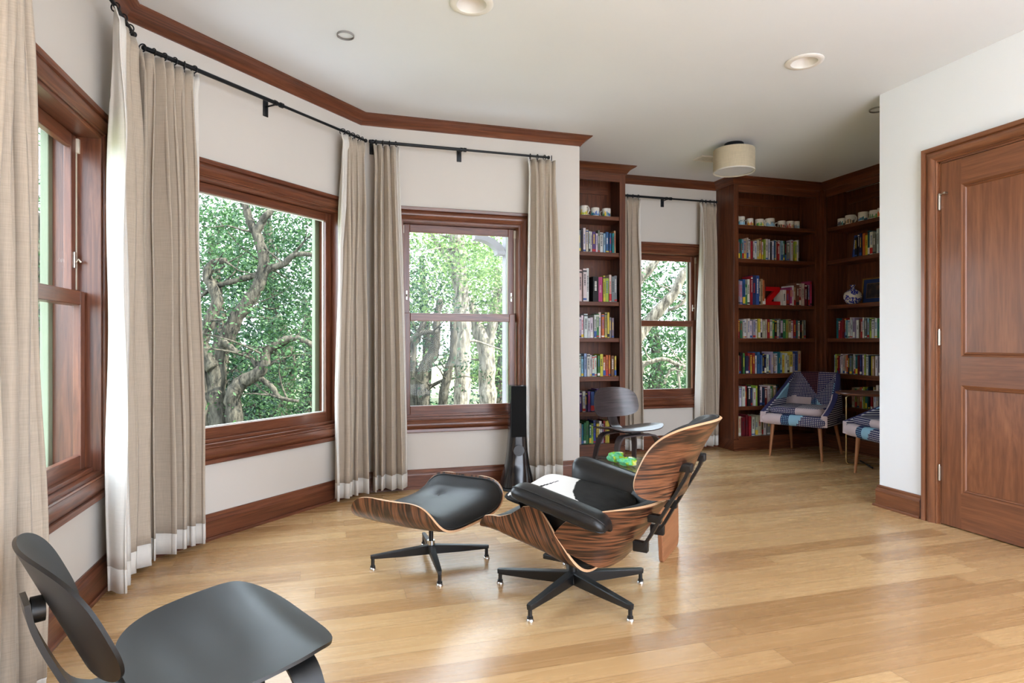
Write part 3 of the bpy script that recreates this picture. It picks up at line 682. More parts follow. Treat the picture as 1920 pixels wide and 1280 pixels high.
# ---------------------------------------------------------------- curtain rods and curtains
RODZ, RODO = 2.815, .1
def rod(F, s0, s1, label, brackets, joint=None):
    P, rz = F; cx = (s0+s1)/2
    R_ = Matrix.Rotation(rz, 3, 'Z'); loc = Vector((P[0], P[1], 0))+R_ @ Vector((cx, -RODO, 0)); loc.z = RODZ
    t = thing('curtain_rod', label, 'curtain rod', loc, rz, 'black curtain rods')
    b = MB()
    j = (joint if joint is not None else (s0+s1)/2)-cx
    b.tube([(s0-cx, 0, 0), (j, 0, 0)], .0125, 14); b.tube([(j, 0, 0), (s1-cx, 0, 0)], .0095, 14); b.tube([(j-.012, 0, 0), (j+.012, 0, 0)], .017, 14)
    b.build('pole', darkiron, t, smooth=40)
    for bs in brackets:
        x = bs-cx; b = MB(); b.box(x-.02, x+.02, RODO-.008, RODO-.001, -.075, .035, bev=.002); b.tube([(x, RODO-.006, -.01), (x, .015, -.012), (x, 0, -.012)], .006, 8); b.tube([(x-.01, 0, 0), (x+.01, 0, 0)], .0165, 14)
        b.build('bracket', darkiron, t, smooth=40)
    for x in (s0-cx, s1-cx):
        b = MB(); b.lathe([(0, -.012), (.012, -.01), (.016, 0), (.012, .01), (0, .012)], seg=14, M=Matrix.Translation((x, 0, 0)) @ Matrix.Rotation(pi/2, 4, 'Y')); b.build('finial', darkiron, t, smooth=60)
    return t
rod(FA, 2.0, 3.60, 'black rod over the left wall window, running out at the top left corner', [2.3])
rod(FB, -1.80, -.055, 'long black rod over the large picture window', [-.93], joint=-.88)
rod(FC, .29, 1.80, 'black rod over the double-hung window behind the speaker', [.31, 1.03], joint=1.06)
rod(FD, 2.985, 4.22, 'short black rod over the small niche window', [3.58], joint=3.63)
def curtain(F, st0, st1, sb0, sb1, lead, label, n=6, amp=.045, seed=0, off=RODO, zb=.035, band=.075, alln=False, hem=.115):
    P, rz = F; cx = (st0+st1)/2
    R_ = Matrix.Rotation(rz, 3, 'Z'); loc = Vector((P[0], P[1], 0))+R_ @ Vector((cx, -off, 0)); loc.z = zb
    t = thing('curtain', label, 'curtain', loc, rz, 'linen curtains with white borders')
    rr = random.Random(seed); nu = n*14+1; nv = 46; ZT = RODZ-.022
    ph0 = rr.uniform(0, .6); fa = [rr.uniform(.55, 1.45) for _ in range(n+2)]; ps = [rr.uniform(-1, 1) for _ in range(n+2)]
    # fold spacing is uneven and drifts down the drop
    def P3(u, v):
        q = n*(u+.045*sin(2*pi*u*1.5+seed*2.1)*min(1, v*3)*(u*(1-u)*4)); i = int(min(q, n-1e-6)); f = q-i
        a = fa[i]*(1-f)+fa[i+1]*f; pp = ps[i]*(1-f)+ps[i+1]*f
        drop = v*(ZT-zb)
        if drop < .1: A = amp*(.45+.3*(drop/.1)); pin = 1-.06*sm(drop/.1)
        else: A = amp*(.75+.45*sm((drop-.1)/.5)+.35*sm((drop-.8)/1.8)); pin = .94+.06*sm((drop-.1)/.7)
        th = 2*pi*q+ph0+pp*sm(v*1.3)*1.2+.25*sin(5*v+i*1.7)*v
        w = sin(th)+.22*sin(2*th+pp*3)
        s0 = st0+(sb0-st0)*sm(v)**.8; s1 = st1+(sb1-st1)*sm(v)**.8; mid = (s0+s1)/2
        x = mid+(s0-mid+(s1-s0)*u)*pin + A*.42*sin(2*th)*.55*(1-.5*(drop < .1))
        y = -A*a*w*.9 + .006*sin(13*v+7*u+seed)
        if drop < .13:                                         # pinch pleats stand forward under the header
            y -= .012*max(0, cos(th))*sin(pi*drop/.13)
        z = ZT-drop-.006*(1-v)*(.5-.5*cos(2*pi*q)) + .004*sin(9*u+seed)*v
        return Vector((x-cx, y, z-zb))
    G = [[P3(i/(nu-1), j/(nv-1)) for j in range(nv)] for i in range(nu)]
    # cloth length along u for the band
    L = [0]
    for i in range(1, nu): L.append(L[-1]+(G[i][nv//2]-G[i-1][nv//2]).length)
    jh = int((nv-1)*(1-hem/(ZT-zb)))
    for i in range(nu):                                        # straighten the hem seam
        G[i][jh].z = hem
    def isband(i):
        m_ = (L[i]+L[i+1])/2
        return (m_ < band) if lead == 'L' else (m_ > L[-1]-band)
    def sub(cond, name, mat):
        b = MB(); idx = {}
        for i in range(nu-1):
            for j in range(nv-1):
                if cond(i, j):
                    q = []
                    for (a, c) in ((i, j), (i+1, j), (i+1, j+1), (i, j+1)):
                        if (a, c) not in idx: idx[(a, c)] = len(b.v); b.v.append(tuple(G[a][c]))
                        q.append(idx[(a, c)])
                    b.face(q)
        if not b.f: return
        o = b.build(name, mat, t, smooth=180, recalc=False)
        md = o.modifiers.new('thickness', 'SOLIDIFY'); md.thickness = .004; md.offset = 0
    if alln: sub(lambda i, j: j < jh and not isband(i), 'fabric_panel', linenw if alln == 2 else linen)
    else: sub(lambda i, j: j < jh and not isband(i), 'fabric_panel', linen)
    sub(lambda i, j: isband(i) and j < jh, 'leading_band', linenw)
    sub(lambda i, j: j >= jh, 'hem', linenw)
    ring = None
    for k_ in range(n):
        u = (k_+.5)/n; x = (st0+(st1-st0)*u)-cx
        tilt = rr.uniform(-.5, .5)
        if ring is None:
            b = MB(); R0 = .021
            pts = [(0, R0*cos(2*pi*i/20), R0*sin(2*pi*i/20)) for i in range(20)]
            o = len(b.v); seg = 8
            for i, p in enumerate(pts):
                a = 2*pi*i/20
                for j in range(seg):
                    c = 2*pi*j/seg; rr_ = R0+.0035*cos(c); b.v.append((.0035*sin(c), rr_*cos(a), rr_*sin(a)))
            for i in range(20):
                for j in range(seg): b.face([o+i*seg+j, o+((i+1) % 20)*seg+j, o+((i+1) % 20)*seg+(j+1) % seg, o+i*seg+(j+1) % seg])
            b.box(-.002, .002, -.002, .002, -.04, -.02)
            ring = b.build('ring', darkiron, t, smooth=50); rg = ring
        else: rg = ring.copy(); COL.objects.link(rg)
        rg.location = (x, 0, RODZ-zb-.004); rg.rotation_euler = (0, 0, tilt)
    return t
curtain(FA, 2.12, 2.40, 2.0, 2.50, 'R', 'linen curtain at the left picture edge, nearest the camera', n=5, amp=.05, seed=1, band=.02, hem=.07, zb=.012)
curtain(FA, 3.27, 3.58, 3.24, 3.64, 'L', 'curtain showing its wide white border in the bay corner by the left window', n=3, amp=.04, seed=2, band=.3)
curtain(FB, -1.84, -1.48, -1.84, -1.40, 'R', 'linen curtain left of the large picture window', n=6, amp=.045, seed=3)
curtain(FB, -.335, -.07, -.40, -.075, 'L', 'linen curtain right of the large picture window, left of the rod gap', n=5, amp=.045, seed=4, band=.13)
curtain(FC, .31, .52, .31, .60, 'R', 'linen curtain left of the window behind the ottoman', n=4, amp=.04, seed=5)
curtain(FC, 1.60, 1.86, 1.58, 1.90, 'L', 'linen curtain right of the tall black speaker', n=4, amp=.045, seed=6, band=.1)
curtain(FD, 3.0, 3.26, 3.0, 3.30, 'R', 'linen curtain between the narrow bookcase and niche window', n=4, amp=.04, seed=7, band=.02)
curtain(FD, 4.0, 4.22, 3.98, 4.25, 'L', 'linen curtain between niche window and central bookcase', n=4, amp=.04, seed=8, band=.11)

# ---------------------------------------------------------------- moulded panels
def sq(a, b, n):
    r = max(abs(a), abs(b))
    if r < 1e-9: return 0, 0, 0
    A, B = a/r, b/r; k = 1/((abs(A)**n+abs(B)**n)**(1/n))
    return a*k, b*k, r
def surf(Sf, n, N1, N2):
    G = []; R = []
    for i in range(N1+1):
        row_ = []; rr = []
        for j in range(N2+1):
            a, b, r = sq(-1+2*i/N1, -1+2*j/N2, n); row_.append((a, b)); rr.append(r)
        G.append(row_); R.append(rr)
    e = 1e-3; P = [[Sf(a, b) for (a, b) in r] for r in G]
    Nn = []
    for r in G:
        q = []
        for (a, b) in r:
            q.append((Sf(a+e, b)-Sf(a-e, b)).cross(Sf(a, b+e)-Sf(a, b-e)).normalized())
        Nn.append(q)
    return G, R, P, Nn
def rimloop(N1, N2):
    return [(i, 0) for i in range(N1)]+[(N1, j) for j in range(N2)]+[(i, N2) for i in range(N1, 0, -1)]+[(0, j) for j in range(N2, 0, -1)]
def shell(name, Sf, sgn, t, mats, parent, n=5, N1=28, N2=28, uvs=(1, 1)):
    # sgn: direction from the surface toward the outside of the shell
    G, R, P, Nn = surf(Sf, n, N1, N2); b = MB()
    uv = [[(G[i][j][1]*uvs[0], G[i][j][0]*uvs[1]) for j in range(N2+1)] for i in range(N1+1)]
    b.grid(P, 0, uvs=uv); Q = [[P[i][j]+Nn[i][j]*sgn*t for j in range(N2+1)] for i in range(N1+1)]; o = len(b.v); b.grid(Q, 0, flip=True, uvs=uv)
    L = rimloop(N1, N2); k = N2+1
    for q in range(len(L)):
        a = L[q]; c = L[(q+1) % len(L)]
        b.face([a[0]*k+a[1], c[0]*k+c[1], o+c[0]*k+c[1], o+a[0]*k+a[1]], 1)
    return b.build(name, mats, parent, smooth=40)
def pad(name, Sf, sgn, tk, mat, parent, n=5, N1=32, N2=32, sc=.965, gap=.001, pw=5, but=(), piping=None):
    G, R, P, Nn = surf(lambda a, b: Sf(a*sc, b*sc), n, N1, N2); b = MB(); Q = []
    for i in range(N1+1):
        q = []
        for j in range(N2+1):
            r = R[i][j]; h = tk*(1-r**pw*.0)*(max(0, 1-r**pw))**.5 + gap
            h += tk*.25*(1-r*r)
            for (ba, bb, dep, wd) in but:
                d2 = (G[i][j][0]-ba)**2+(G[i][j][1]-bb)**2; h -= dep*exp(-sqrt(d2)/wd)
            q.append(P[i][j]+Nn[i][j]*sgn*h)
        Q.append(q)
    b.grid(Q, 0)
    Q2 = [[P[i][j]+Nn[i][j]*sgn*gap for j in range(N2+1)] for i in range(N1+1)]
    b.grid(Q2, 0, flip=True)
    o = b.build(name, mat, parent, smooth=180)
    if piping:
        b = MB(); L = rimloop(N1, N2); pts = [Q2[i][j]+Nn[i][j]*sgn*piping*.8 for (i, j) in L]; b.tube(pts+[pts[0]], piping, 8, caps=False); b.build('piping', mat, o, smooth=180)
    return o
def strip(b, pts, w, t, m=0, axis='y', yc=0, ws=None):
    # pts: (x, z) polyline, extruded +-w/2 along y, thickness t
    n = len(pts); V = []
    for i in range(n):
        a = pts[max(0, i-1)]; c = pts[min(n-1, i+1)]; dx, dz = c[0]-a[0], c[1]-a[1]; l = hypot(dx, dz); nx, nz = -dz/l*t/2, dx/l*t/2
        ww = (ws[i] if ws else w)/2
        ring_ = []
        for (sy, sn) in ((-1, -1), (1, -1), (1, 1), (-1, 1)):
            x, y, z = pts[i][0]+nx*sn, yc+sy*ww, pts[i][1]+nz*sn
            ring_.append((x, y, z) if axis == 'y' else (y, x, z))
        V.append(ring_)
    o = len(b.v); L = [0]
    for i in range(1, n): L.append(L[-1]+hypot(pts[i][0]-pts[i-1][0], pts[i][1]-pts[i-1][1]))
    for r in V: b.v.extend(r)
    for i in range(n-1):
        for j in range(4):
            j2 = (j+1) % 4; b.face([o+i*4+j, o+i*4+j2, o+(i+1)*4+j2, o+(i+1)*4+j], m, [(L[i], j*.05), (L[i], j*.05+.05), (L[i+1], j*.05+.05), (L[i+1], j*.05)])
    b.face([o, o+3, o+2, o+1], m); b.face([o+(n-1)*4+j for j in range(4)], m)
def curve2(pts, n=6):
    # Catmull-Rom through 2D/3D points
    out = []; P = [pts[0]]+list(pts)+[pts[-1]]
    for i in range(1, len(P)-2):
        for k in range(n):
            t = k/n; out.append(tuple(.5*((2*P[i][d])+(-P[i-1][d]+P[i+1][d])*t+(2*P[i-1][d]-5*P[i][d]+4*P[i+1][d]-P[i+2][d])*t*t+(-P[i-1][d]+3*P[i][d]-3*P[i+1][d]+P[i+2][d])*t**3) for d in range(len(pts[0]))))
    out.append(tuple(pts[-1])); return out
def lerp_tab(tab, x):
    if x <= tab[0][0]: return tab[0][1]
    for (a, b) in zip(tab, tab[1:]):
        if x <= b[0]: f = (x-a[0])/(b[0]-a[0]); return a[1]+(b[1]-a[1])*f
    return tab[-1][1]
def star_leg(t, ang, r0, r1, zh0, zh1, zt0, zt1, wd):
    M = Matrix.Rotation(ang, 4, 'Z'); b = MB(); o = len(b.v)
    secs = []
    for (x, z0, z1, w) in ((r0, zh0, zh1, wd), ((r0+r1)*.5, (zh0+zt0)/2-.002, (zh1+zt1)/2, wd*.88), (r1-.012, zt0, zt1, wd*.72), (r1+.006, zt0+.002, zt1-.001, wd*.5)):
        secs.append([(x, -w/2*.72, z0), (x, w/2*.72, z0), (x, w/2, z1-.004), (x, w/2*.85, z1), (x, -w/2*.85, z1), (x, -w/2, z1-.004)])
    for s_ in secs:
        for p in s_: b.v.append(tuple(M @ Vector(p)))
    for i in range(len(secs)-1):
        for j in range(6):
            j2 = (j+1) % 6; b.face([o+i*6+j, o+i*6+j2, o+(i+1)*6+j2, o+(i+1)*6+j])
    b.face([o+j for j in range(6)][::-1]); b.face([o+(len(secs)-1)*6+j for j in range(6)])
    b.lathe([(0, .018), (.0095, .018), (.0095, zt1-.004), (0, zt1-.004)], c=(r1-.006, 0, 0), seg=14, M=M)
    b.lathe([(0, .014), (.0135, .014), (.0135, .022), (0, .024)], c=(r1-.006, 0, 0), seg=14, M=M)
    leg = b.build('leg', blackmetal, t, smooth=35)
    b = MB(); b.lathe([(0, 0), (.017, 0), (.0175, .005), (.014, .012), (.008, .016), (0, .016)], c=(r1-.006, 0, .0005), seg=18, M=M); b.build('glide', chrome, leg, smooth=40)
    return leg

def ottoman():
    t = thing('ottoman', 'black leather ottoman with rosewood shell on a four-legged swivel base', 'ottoman', (.52, 3.34, 0), radians(135))
    hx, hy = .29, .345
    def S(s, u):
        a = abs(u); y = hy*(1-(1-min(a, 1))**1.75)*(1 if u >= 0 else -1) if a <= 1 else hy*u
        z = .262+.165*a**3.2+.012*s*s
        return Vector((hx*s, y, z))
    sh = shell('shell', S, -1, .011, [rose, ash_edge], t, n=5, uvs=(.5, .3))
    pad('cushion', S, 1, .07, leather, t, n=5, sc=.972, pw=4, but=((.25, .33, .028, .12), (.25, -.33, .028, .12)), piping=.004)
    for (a, b_) in ((.25, .33), (.25, -.33)):
        p = S(a*.97, b_*.97); b = MB(); b.lathe([(0, .0), (.011, 0), (.008, .005), (0, .006)], c=(p.x, p.y*1.0, p.z+.063), seg=14); b.build('button', leather, t, smooth=60)
    b = MB(); b.tube([(0, 0, .125), (0, 0, .235)], .0125, 18); b.box(-.09, .09, -.09, .09, .235, .247, bev=.004); b.build('column', blackmetal, t, smooth=40)
    b = MB(); b.tube([(0, 0, .108), (0, 0, .132)], .021, 20); b.build('collar', chrome, t, smooth=40)
    b = MB(); b.tube([(0, 0, .062), (0, 0, .108)], .026, 20); b.build('hub', blackmetal, t, smooth=40)
    for k in range(4): star_leg(t, radians(-135-1+90*k), .01, .318, .058, .108, .058, .078, .034)
ottoman()

PILLOW_W = [(.24, .118), (.242, .049), (.259, -.106), (.262, -.25), (.225, -.262), (.19, -.235), (.155, -.272), (.063, -.27), (.049, -.158), (.008, -.017), (-.05, .089), (-.152, .186), (-.245, .231), (-.245, .262), (-.063, .245), (.10, .262), (.14, .26), (.15, .10), (.15, .0), (.12, -.172), (.165, -.0), (.19, .10), (.19, .235), (.225, .25)]
def inpoly(x, y, P):
    c = False; n = len(P)
    for i in range(n):
        (x1, y1), (x2, y2) = P[i], P[(i+1) % n]
        if (y1 > y) != (y2 > y) and x < (x2-x1)*(y-y1)/(y2-y1)+x1: c = not c
    return c
suede = plain('black_suede', srgb(44, 44, 44), .9, spec=.15, var=.2, scale=20, bump=.3, bscale=200)
whitecloth = plain('white_cotton', srgb(244, 243, 240), .85, spec=.1, var=.01, bump=.1, bscale=200)
def lounge():
    A = radians(135)
    t = thing('lounge_chair', 'reclined black leather lounge chair with rosewood shells on five-star base', 'lounge chair', (1.12, 2.76, 0), A)
    # seat shell
    spx = [(-1, .345), (1, -.17)]; ztop = [(-.2, .44), (-.06, .45), (.03, .50), (.10, .485), (.16, .445), (.22, .425), (.3, .43), (.36, .40)]
    sz = [(-1, .345), (-.6, .325), (0, .268), (.6, .222), (1, .196)]
    def S(s, u):
        a = min(abs(u), 1.0); sg = 1 if u >= 0 else -1; y = .325*(1-(1-a)**1.8)*sg
        x = lerp_tab(spx, s)+.12*sm((s+1)/2)*a**3; z0 = lerp_tab(sz, s)
        z = z0+(lerp_tab(ztop, x)-z0)*a**3.4
        return Vector((x, y, z))
    shell('seat_shell', S, 1, .012, [rose, ash_edge], t, n=7, uvs=(.5, .32), N1=36, N2=32)
    pad('seat_cushion', S, -1, .062, leather, t, n=6, sc=.965, pw=6, piping=.004)
    # lower back shell
    def Bk(v, u):
        a = min(abs(u), 1.02); ph = radians(84)*u
        lo = sm(-v); x = -.365-.095*v+.36*(1-.62*lo)*(1-cos(ph)); z = .385+.142*v-.01*(1-cos(ph)); y = (.318-.04*lo)*math.tanh(2.0*u)/math.tanh(2.0)
        return Vector((x, y, z))
    shell('back_shell', Bk, 1, .012, [rose, ash_edge], t, n=3.2, uvs=(.5, .25), N1=26, N2=40)
    pad('back_cushion', Bk, -1, .045, leather, t, n=3.2, sc=.96, pw=6, N1=26, N2=40, piping=.004)
    def Hd(v, u):
        ph = radians(62)*u
        x = -.583-.077*v-.02*v*v+.30*(1-cos(ph)); z = .722+.168*v-.015*(1-cos(ph)); y = .312*sin(ph)/sin(radians(62))
        return Vector((x, y, z))
    shell('headrest_shell', Hd, 1, .012, [rose, ash_edge], t, n=3.6, uvs=(.55, .27), N1=26, N2=36)
    pad('headrest_cushion', Hd, -1, .052, leather, t, n=3.6, sc=.96, pw=6, N1=26, N2=36, piping=.004)
    # arm pads
    for sd in (1, -1):
        xs = []; n = 26; b = MB(); rows = []
        x0, x1 = -.305, .13
        sec = [(.418, -.05), (.427, -.03), (.424, -.008), (.405, .004), (.37, .009), (.33, .01), (.295, .004), (.268, -.018), (.255, -.055), (.25, -.13), (.256, -.22), (.270, -.232), (.282, -.22), (.283, -.13), (.288, -.075), (.305, -.055), (.34, -.05), (.38, -.052)]
        cy = sum(p[0] for p in sec)/len(sec); cz = -.045
        for i in range(n+1):
            q = sin(pi/2*(-1+2*i/n)); k = (max(0, 1-abs(q)**7))**(1/2.3); k = max(k, .02)
            x = (x0+x1)/2+(x1-x0)/2*q; zt = .588+(x-.10)*.24
            ky = .75+.25*k
            rows.append([(x, sd*((cy+.015)+(p[0]-cy-.015)*(k if i in (0, n) else ky*k**.3)), zt+cz+((p[1] if p[1] > -.06 else -.06+(p[1]+.06)*(.15+.85*sm((x+.27)/.22)))-cz)*k**.7) for p in sec]+[None])
            rows[-1][-1] = rows[-1][0]
        b.grid(rows); b.face([j for j in range(len(sec))]); b.face([n*(len(sec)+1)+j for j in range(len(sec))])
        ar = b.build('armrest', leather2, t, smooth=60)
        b = MB(); b.tube([rows[i][3] for i in range(1, n)], .0032, 6); b.tube([rows[i][0] for i in range(1, n)], .0032, 6); b.build('piping', leather2, ar, smooth=180)
        b = MB(); b.box(-.13, .06, sd*.275-.01, sd*.275+.01, .36, .5, bev=.004); b.build('armrest_support', blackmetal, t)
    # rear supports
    for y in (.135, -.135):
        b = MB(); strip(b, curve2([(-.385, .325), (-.415, .37), (-.462, .455), (-.505, .53), (-.54, .59), (-.575, .655), (-.588, .70)], 3), .044, .013, yc=y)
        b.box(-.41, -.345, y-.016, y+.016, .305, .35, bev=.004); b.box(-.47, -.41, y-.016, y+.016, .44, .475, bev=.004); b.box(-.60, -.545, y-.02, y+.02, .672, .708, bev=.005)
        b.build('back_support', blackmetal, t, smooth=35)
    # base
    b = MB(); b.tube([(0, 0, .10), (0, 0, .18)], .02, 18); b.box(-.11, .11, -.11, .11, .18, .205, bev=.006); b.build('column', blackmetal, t, smooth=40)
    b = MB(); b.tube([(0, 0, .055), (0, 0, .105)], .032, 20); b.build('hub', blackmetal, t, smooth=40)
    for k in range(5): star_leg(t, radians(2+72*k)-A, .01, .378, .048, .108, .052, .078, .042)
    # cushion lying on the seat
    R_ = Matrix.Rotation(A, 3, 'Z'); loc = Vector((1.12, 2.76, 0))
    p = thing('throw_pillow', 'black suede cushion with bold white abstract shapes lying on the lounge chair seat', 'cushion', (1.12, 2.76, 0), A)
    b = MB(); n = 90; top = []; bot = []; 
    for i in range(n+1):
        rt = []; rb_ = []
        for j in range(n+1):
            a, c, r = sq(-1+2*i/n, -1+2*j/n, 7)
            x, y = .005+.262*a, -.005+.272*c
            zc = .452+.125*x-.02*(1-y*y/.07); h = .04*(max(0, 1-r**5))**.5+.006*(1-r*r)
            rt.append((x, y, zc+h+.01)); rb_.append((x, y, zc-h*.6+.01))
        top.append(rt); bot.append(rb_)
    def mf(i, j):
        q = top[i][j]; w = top[i+1][j+1]; return 1 if inpoly((q[0]+w[0])/2, (q[1]+w[1])/2, PILLOW_W) else 0
    b.grid(top, mf=mf); b.grid(bot, flip=True); b.build('cushion_cover', [suede, whitecloth], p, smooth=180)
lounge()

# ---------------------------------------------------------------- plywood chairs
def ply_chair(loc, ang, label, mat, legmat, k=1.0, seat_z=.39, back_z=.545, lean=.35, sw=.285, sd=.225, bw=.28, bh=.135, bx=-.245, curv=.085):
    t = thing('plywood_chair', label, 'chair', loc, ang, 'moulded plywood chairs')
    t.scale = (k, k, k)
    def St(s, u):                                  # s + = front
        x = sd*s; y = sw*u*(1-.05*(s < 0)*abs(s))
        z = seat_z+.028*s-.0+.022*abs(u)**2.4-.03*sm((s-.5)/.5)*abs(s)-.018*exp(-((s+.35)**2)/.18)*(1-u*u)
        return Vector((x, y, z))
    shell('seat', St, -1, .009, [mat, mat], t, n=3.4, N1=30, N2=30, uvs=(.5, .4))
    def Bt(v, u):
        x = bx-lean*bh*v*.9+curv*abs(u)**2; y = bw*u*(1-.05*v); z = back_z+bh*v*cos(lean)+.0*abs(u)
        return Vector((x, y, z))
    shell('backrest', Bt, -1, .009, [mat, mat], t, n=3.1, N1=24, N2=30, uvs=(.5, .4))
    b = MB(); zs = seat_z-.035
    strip(b, curve2([(sd*.55, zs), (0, zs-.012), (bx*.55, zs-.015), (bx+.11, zs+.0), (bx+.045, zs+.035), (bx+.0, zs+.5*(back_z-zs)), (bx-.034, back_z-.03), (bx-.036-lean*.02, back_z+.03)], 5), .10, .012)
    b.tube([(bx-.034, 0, back_z-.0), (bx-.008, 0, back_z)], .03, 16)
    b.build('spine', legmat, t, smooth=30)
    for (xc, zt, sp, nm) in ((sd*.62, seat_z-.055, .235, 'front_legs'), (bx*.62, seat_z-.068, .215, 'rear_legs')):
        b = MB(); dx = .05 if xc > 0 else -.07
        pts = [(-sp-.012, 0), (-sp+.0, zt*.5), (-sp+.022, zt*.82), (-sp+.06, zt*.97), (-sp+.12, zt), (0, zt+.004), (sp-.12, zt), (sp-.06, zt*.97), (sp-.022, zt*.82), (sp, zt*.5), (sp+.012, 0)]
        c = curve2(pts, 5); o = len(b.v); strip(b, c, .07, .013, axis='x', yc=xc, ws=[.045+.04*min(1, p[1]/zt) for p in c])
        # rake: feet step forward or back
        for i in range(o, len(b.v)):
            v = b.v[i]; b.v[i] = (v[0]+dx*(1-v[2]/zt), v[1], v[2])
        b.build(nm, legmat, t, smooth=30)
    return t
ply_chair((-.294, 1.872, 0), radians(27.5), 'black moulded plywood chair cropped in the lower left foreground', ebony, ebony, k=1.0, bx=-.392, bh=.167, back_z=.596, sd=.238, sw=.32, bw=.278, lean=.44, curv=.062)
ply_chair((2.57, 5.02, 0), radians(-82), 'dark-stained moulded plywood chair in front of the narrow bookcase', darkply, darkply, k=1.0, seat_z=.445, back_z=.65, bh=.14, bw=.245, sw=.30, sd=.24, bx=-.26, lean=.22)

# ---------------------------------------------------------------- glass table with walnut base
t = thing('coffee_table', 'glass-topped coffee table with curved walnut fin base behind the lounge chair', 'coffee table', (1.9, 3.45, 0))
def rpoly(P, r=.12, n=8):
    out = []; m = len(P)
    for i in range(m):
        p0 = Vector(P[i-1]); p = Vector(P[i]); p1 = Vector(P[(i+1) % m]); a = p+(p0-p).normalized()*r; c = p+(p1-p).normalized()*r
        for k in range(n+1):
            q = k/n; out.append(tuple(a*(1-q)**2+p*2*q*(1-q)+c*q*q))
    return out
b = MB(); b.prism([(x-1.9, y-3.45) for x, y in rpoly([(1.78, 4.03), (2.16, 3.84), (2.06, 3.30), (1.87, 3.06), (1.5, 3.45)], .14)], .39, .408); o = b.build('glass_top', table_glass, t)
md = o.modifiers.new('b', 'BEVEL'); md.width = .005; md.segments = 2; md.limit_method = 'ANGLE'
def fin(P0, P1, th=.03):
    # vertical board standing on the line P0-P1, foot edge on the floor, waisted toward the top
    a = Vector(P0); d = Vector(P1)-a; L = d.length; d.normalize(); M = Matrix(((d.x, 0, -d.y, a.x-1.9), (d.y, 0, d.x, a.y-3.45), (0, 1, 0, 0), (0, 0, 0, 1)))
    poly = [(.018, .0), (L-.02, 0), (L-.004, .02), (L, .06), (L-.02, .22), (L-.05, .385), (L-.30, .385), (L-.33, .25), (.005, .03)] if False else [(.02, 0), (L-.04, 0), (L-.01, .015), (L, .05), (L-.02, .385), (-.045, .385), (-.03, .2), (.0, .03), (.006, .008)]
    b = MB(); b.prism(poly, -th/2, th/2, M=M); o = b.build('base_fin', walnut_table, t)
    md = o.modifiers.new('b', 'BEVEL'); md.width = .006; md.segments = 3; md.limit_method = 'ANGLE'
fin((1.736, 2.995), (1.992, 3.25), .026)
fin((1.72, 3.55), (1.98, 3.80), .026)
b = MB(); b.tube([(-.0, .0, .37), (.0, .0, .388)], .02, 12); b.tube([(-.05, -.33, .36), (-.02, .18, .36)], .018, 10); b.build('stretcher', walnut_table, t)

# green glass pieces on the table
gm, nt, bb = newmat('green_art_glass'); setp(bb, (.2, .7, .3), .06)
bb.inputs['Transmission Weight'].default_value = .35; bb.inputs['IOR'].default_value = 1.4
tc = N(nt, 'ShaderNodeTexCoord'); n = N(nt, 'ShaderNodeTexNoise'); n.inputs['Scale'].default_value = 16; n.inputs['Detail'].default_value = 2; nt.links.new(tc.outputs['Object'], n.inputs['Vector'])
r = ramp(nt, [(.3, srgb(30, 150, 120)), (.42, srgb(120, 210, 160)), (.5, srgb(120, 200, 70)), (.58, srgb(225, 220, 60)), (.7, srgb(235, 245, 225))], n.outputs[0]); nt.links.new(r.outputs[0], bb.inputs['Base Color'])
def blob(loc, rx, ry, rz, seed, label):
    b = MB(); n1, n2 = 40, 20; rr = random.Random(seed); f = [rr.uniform(0, 6) for _ in range(6)]
    rows = []
    for i in range(n1):
        a = 2*pi*i/n1; R_ = 1+.16*sin(3*a+f[0])+.09*sin(5*a+f[1]); row_ = []
        for j in range(n2+1):
            p = pi*j/n2; z = -cos(p); rr_ = sin(p)*R_*(1+.12*sin(4*p+f[2]+2*a))
            row_.append((rx*rr_*cos(a), ry*rr_*sin(a), rz*(1+z+.12*sin(2*a+f[3])*sin(p)*(z > -.5))))
        rows.append(row_)
    b.grid(rows, closed_u=True); o = b.build('glass_sculpture', gm, smooth=180, loc=loc); tag(o, label, 'glass ornament', 'green glass ornaments')
blob((1.83, 3.74, .409), .06, .055, .035, 1, 'wavy emerald glass ornament at the back of the coffee table')
blob((1.85, 3.60, .409), .06, .05, .03, 2, 'yellow-green glass ornament in front on the coffee table')

# ---------------------------------------------------------------- tower speaker
t = thing('speaker', 'tall glossy black tower speaker flaring toward its base', 'speaker', (1.475, 4.86, 0), radians(-8))
tabw = [(0, .150), (.03, .148), (.10, .128), (.2, .098), (.32, .082), (.45, .073), (.6, .070), (.86, .070)]
tabd = [(0, .13), (.03, .128), (.10, .115), (.2, .10), (.32, .09), (.86, .085)]
b = MB(); rows = []
for i in range(41):
    z = .03+(.86-.03)*i/40; w = lerp_tab(tabw, z); d = lerp_tab(tabd, z); row_ = []
    e = 4.5 if z > .3 else 2.6+1.9*sm(z/.3)
    for j in range(40):
        a = 2*pi*j/40; c, s_ = cos(a), sin(a); k = 1/((abs(c)**e+abs(s_)**e)**(1/e)); row_.append((w*c*k, d*s_*k, z))
    rows.append(row_+[row_[0]])
b.grid(rows, flip=True); b.face(list(range(40))); b.face([40*41+j for j in range(40)][::-1]); b.build('cabinet', glossblack, t, smooth=35)
b = MB(); b.box(-.062, .062, -.098, -.084, .44, .855, bev=.004); b.build('grille', grille, t)
b = MB(); b.lathe([(0, 0), (.155, 0), (.155, .012), (.15, .02), (0, .02)], c=(0, 0, 0), seg=40, M=Matrix.Scale(.86, 4, (0, 1, 0))); b.tube([(0, 0, .02), (0, 0, .034)], .10, 20); b.build('base', plain('matt_black_base', (.012, .012, .012), .5), t, smooth=40)
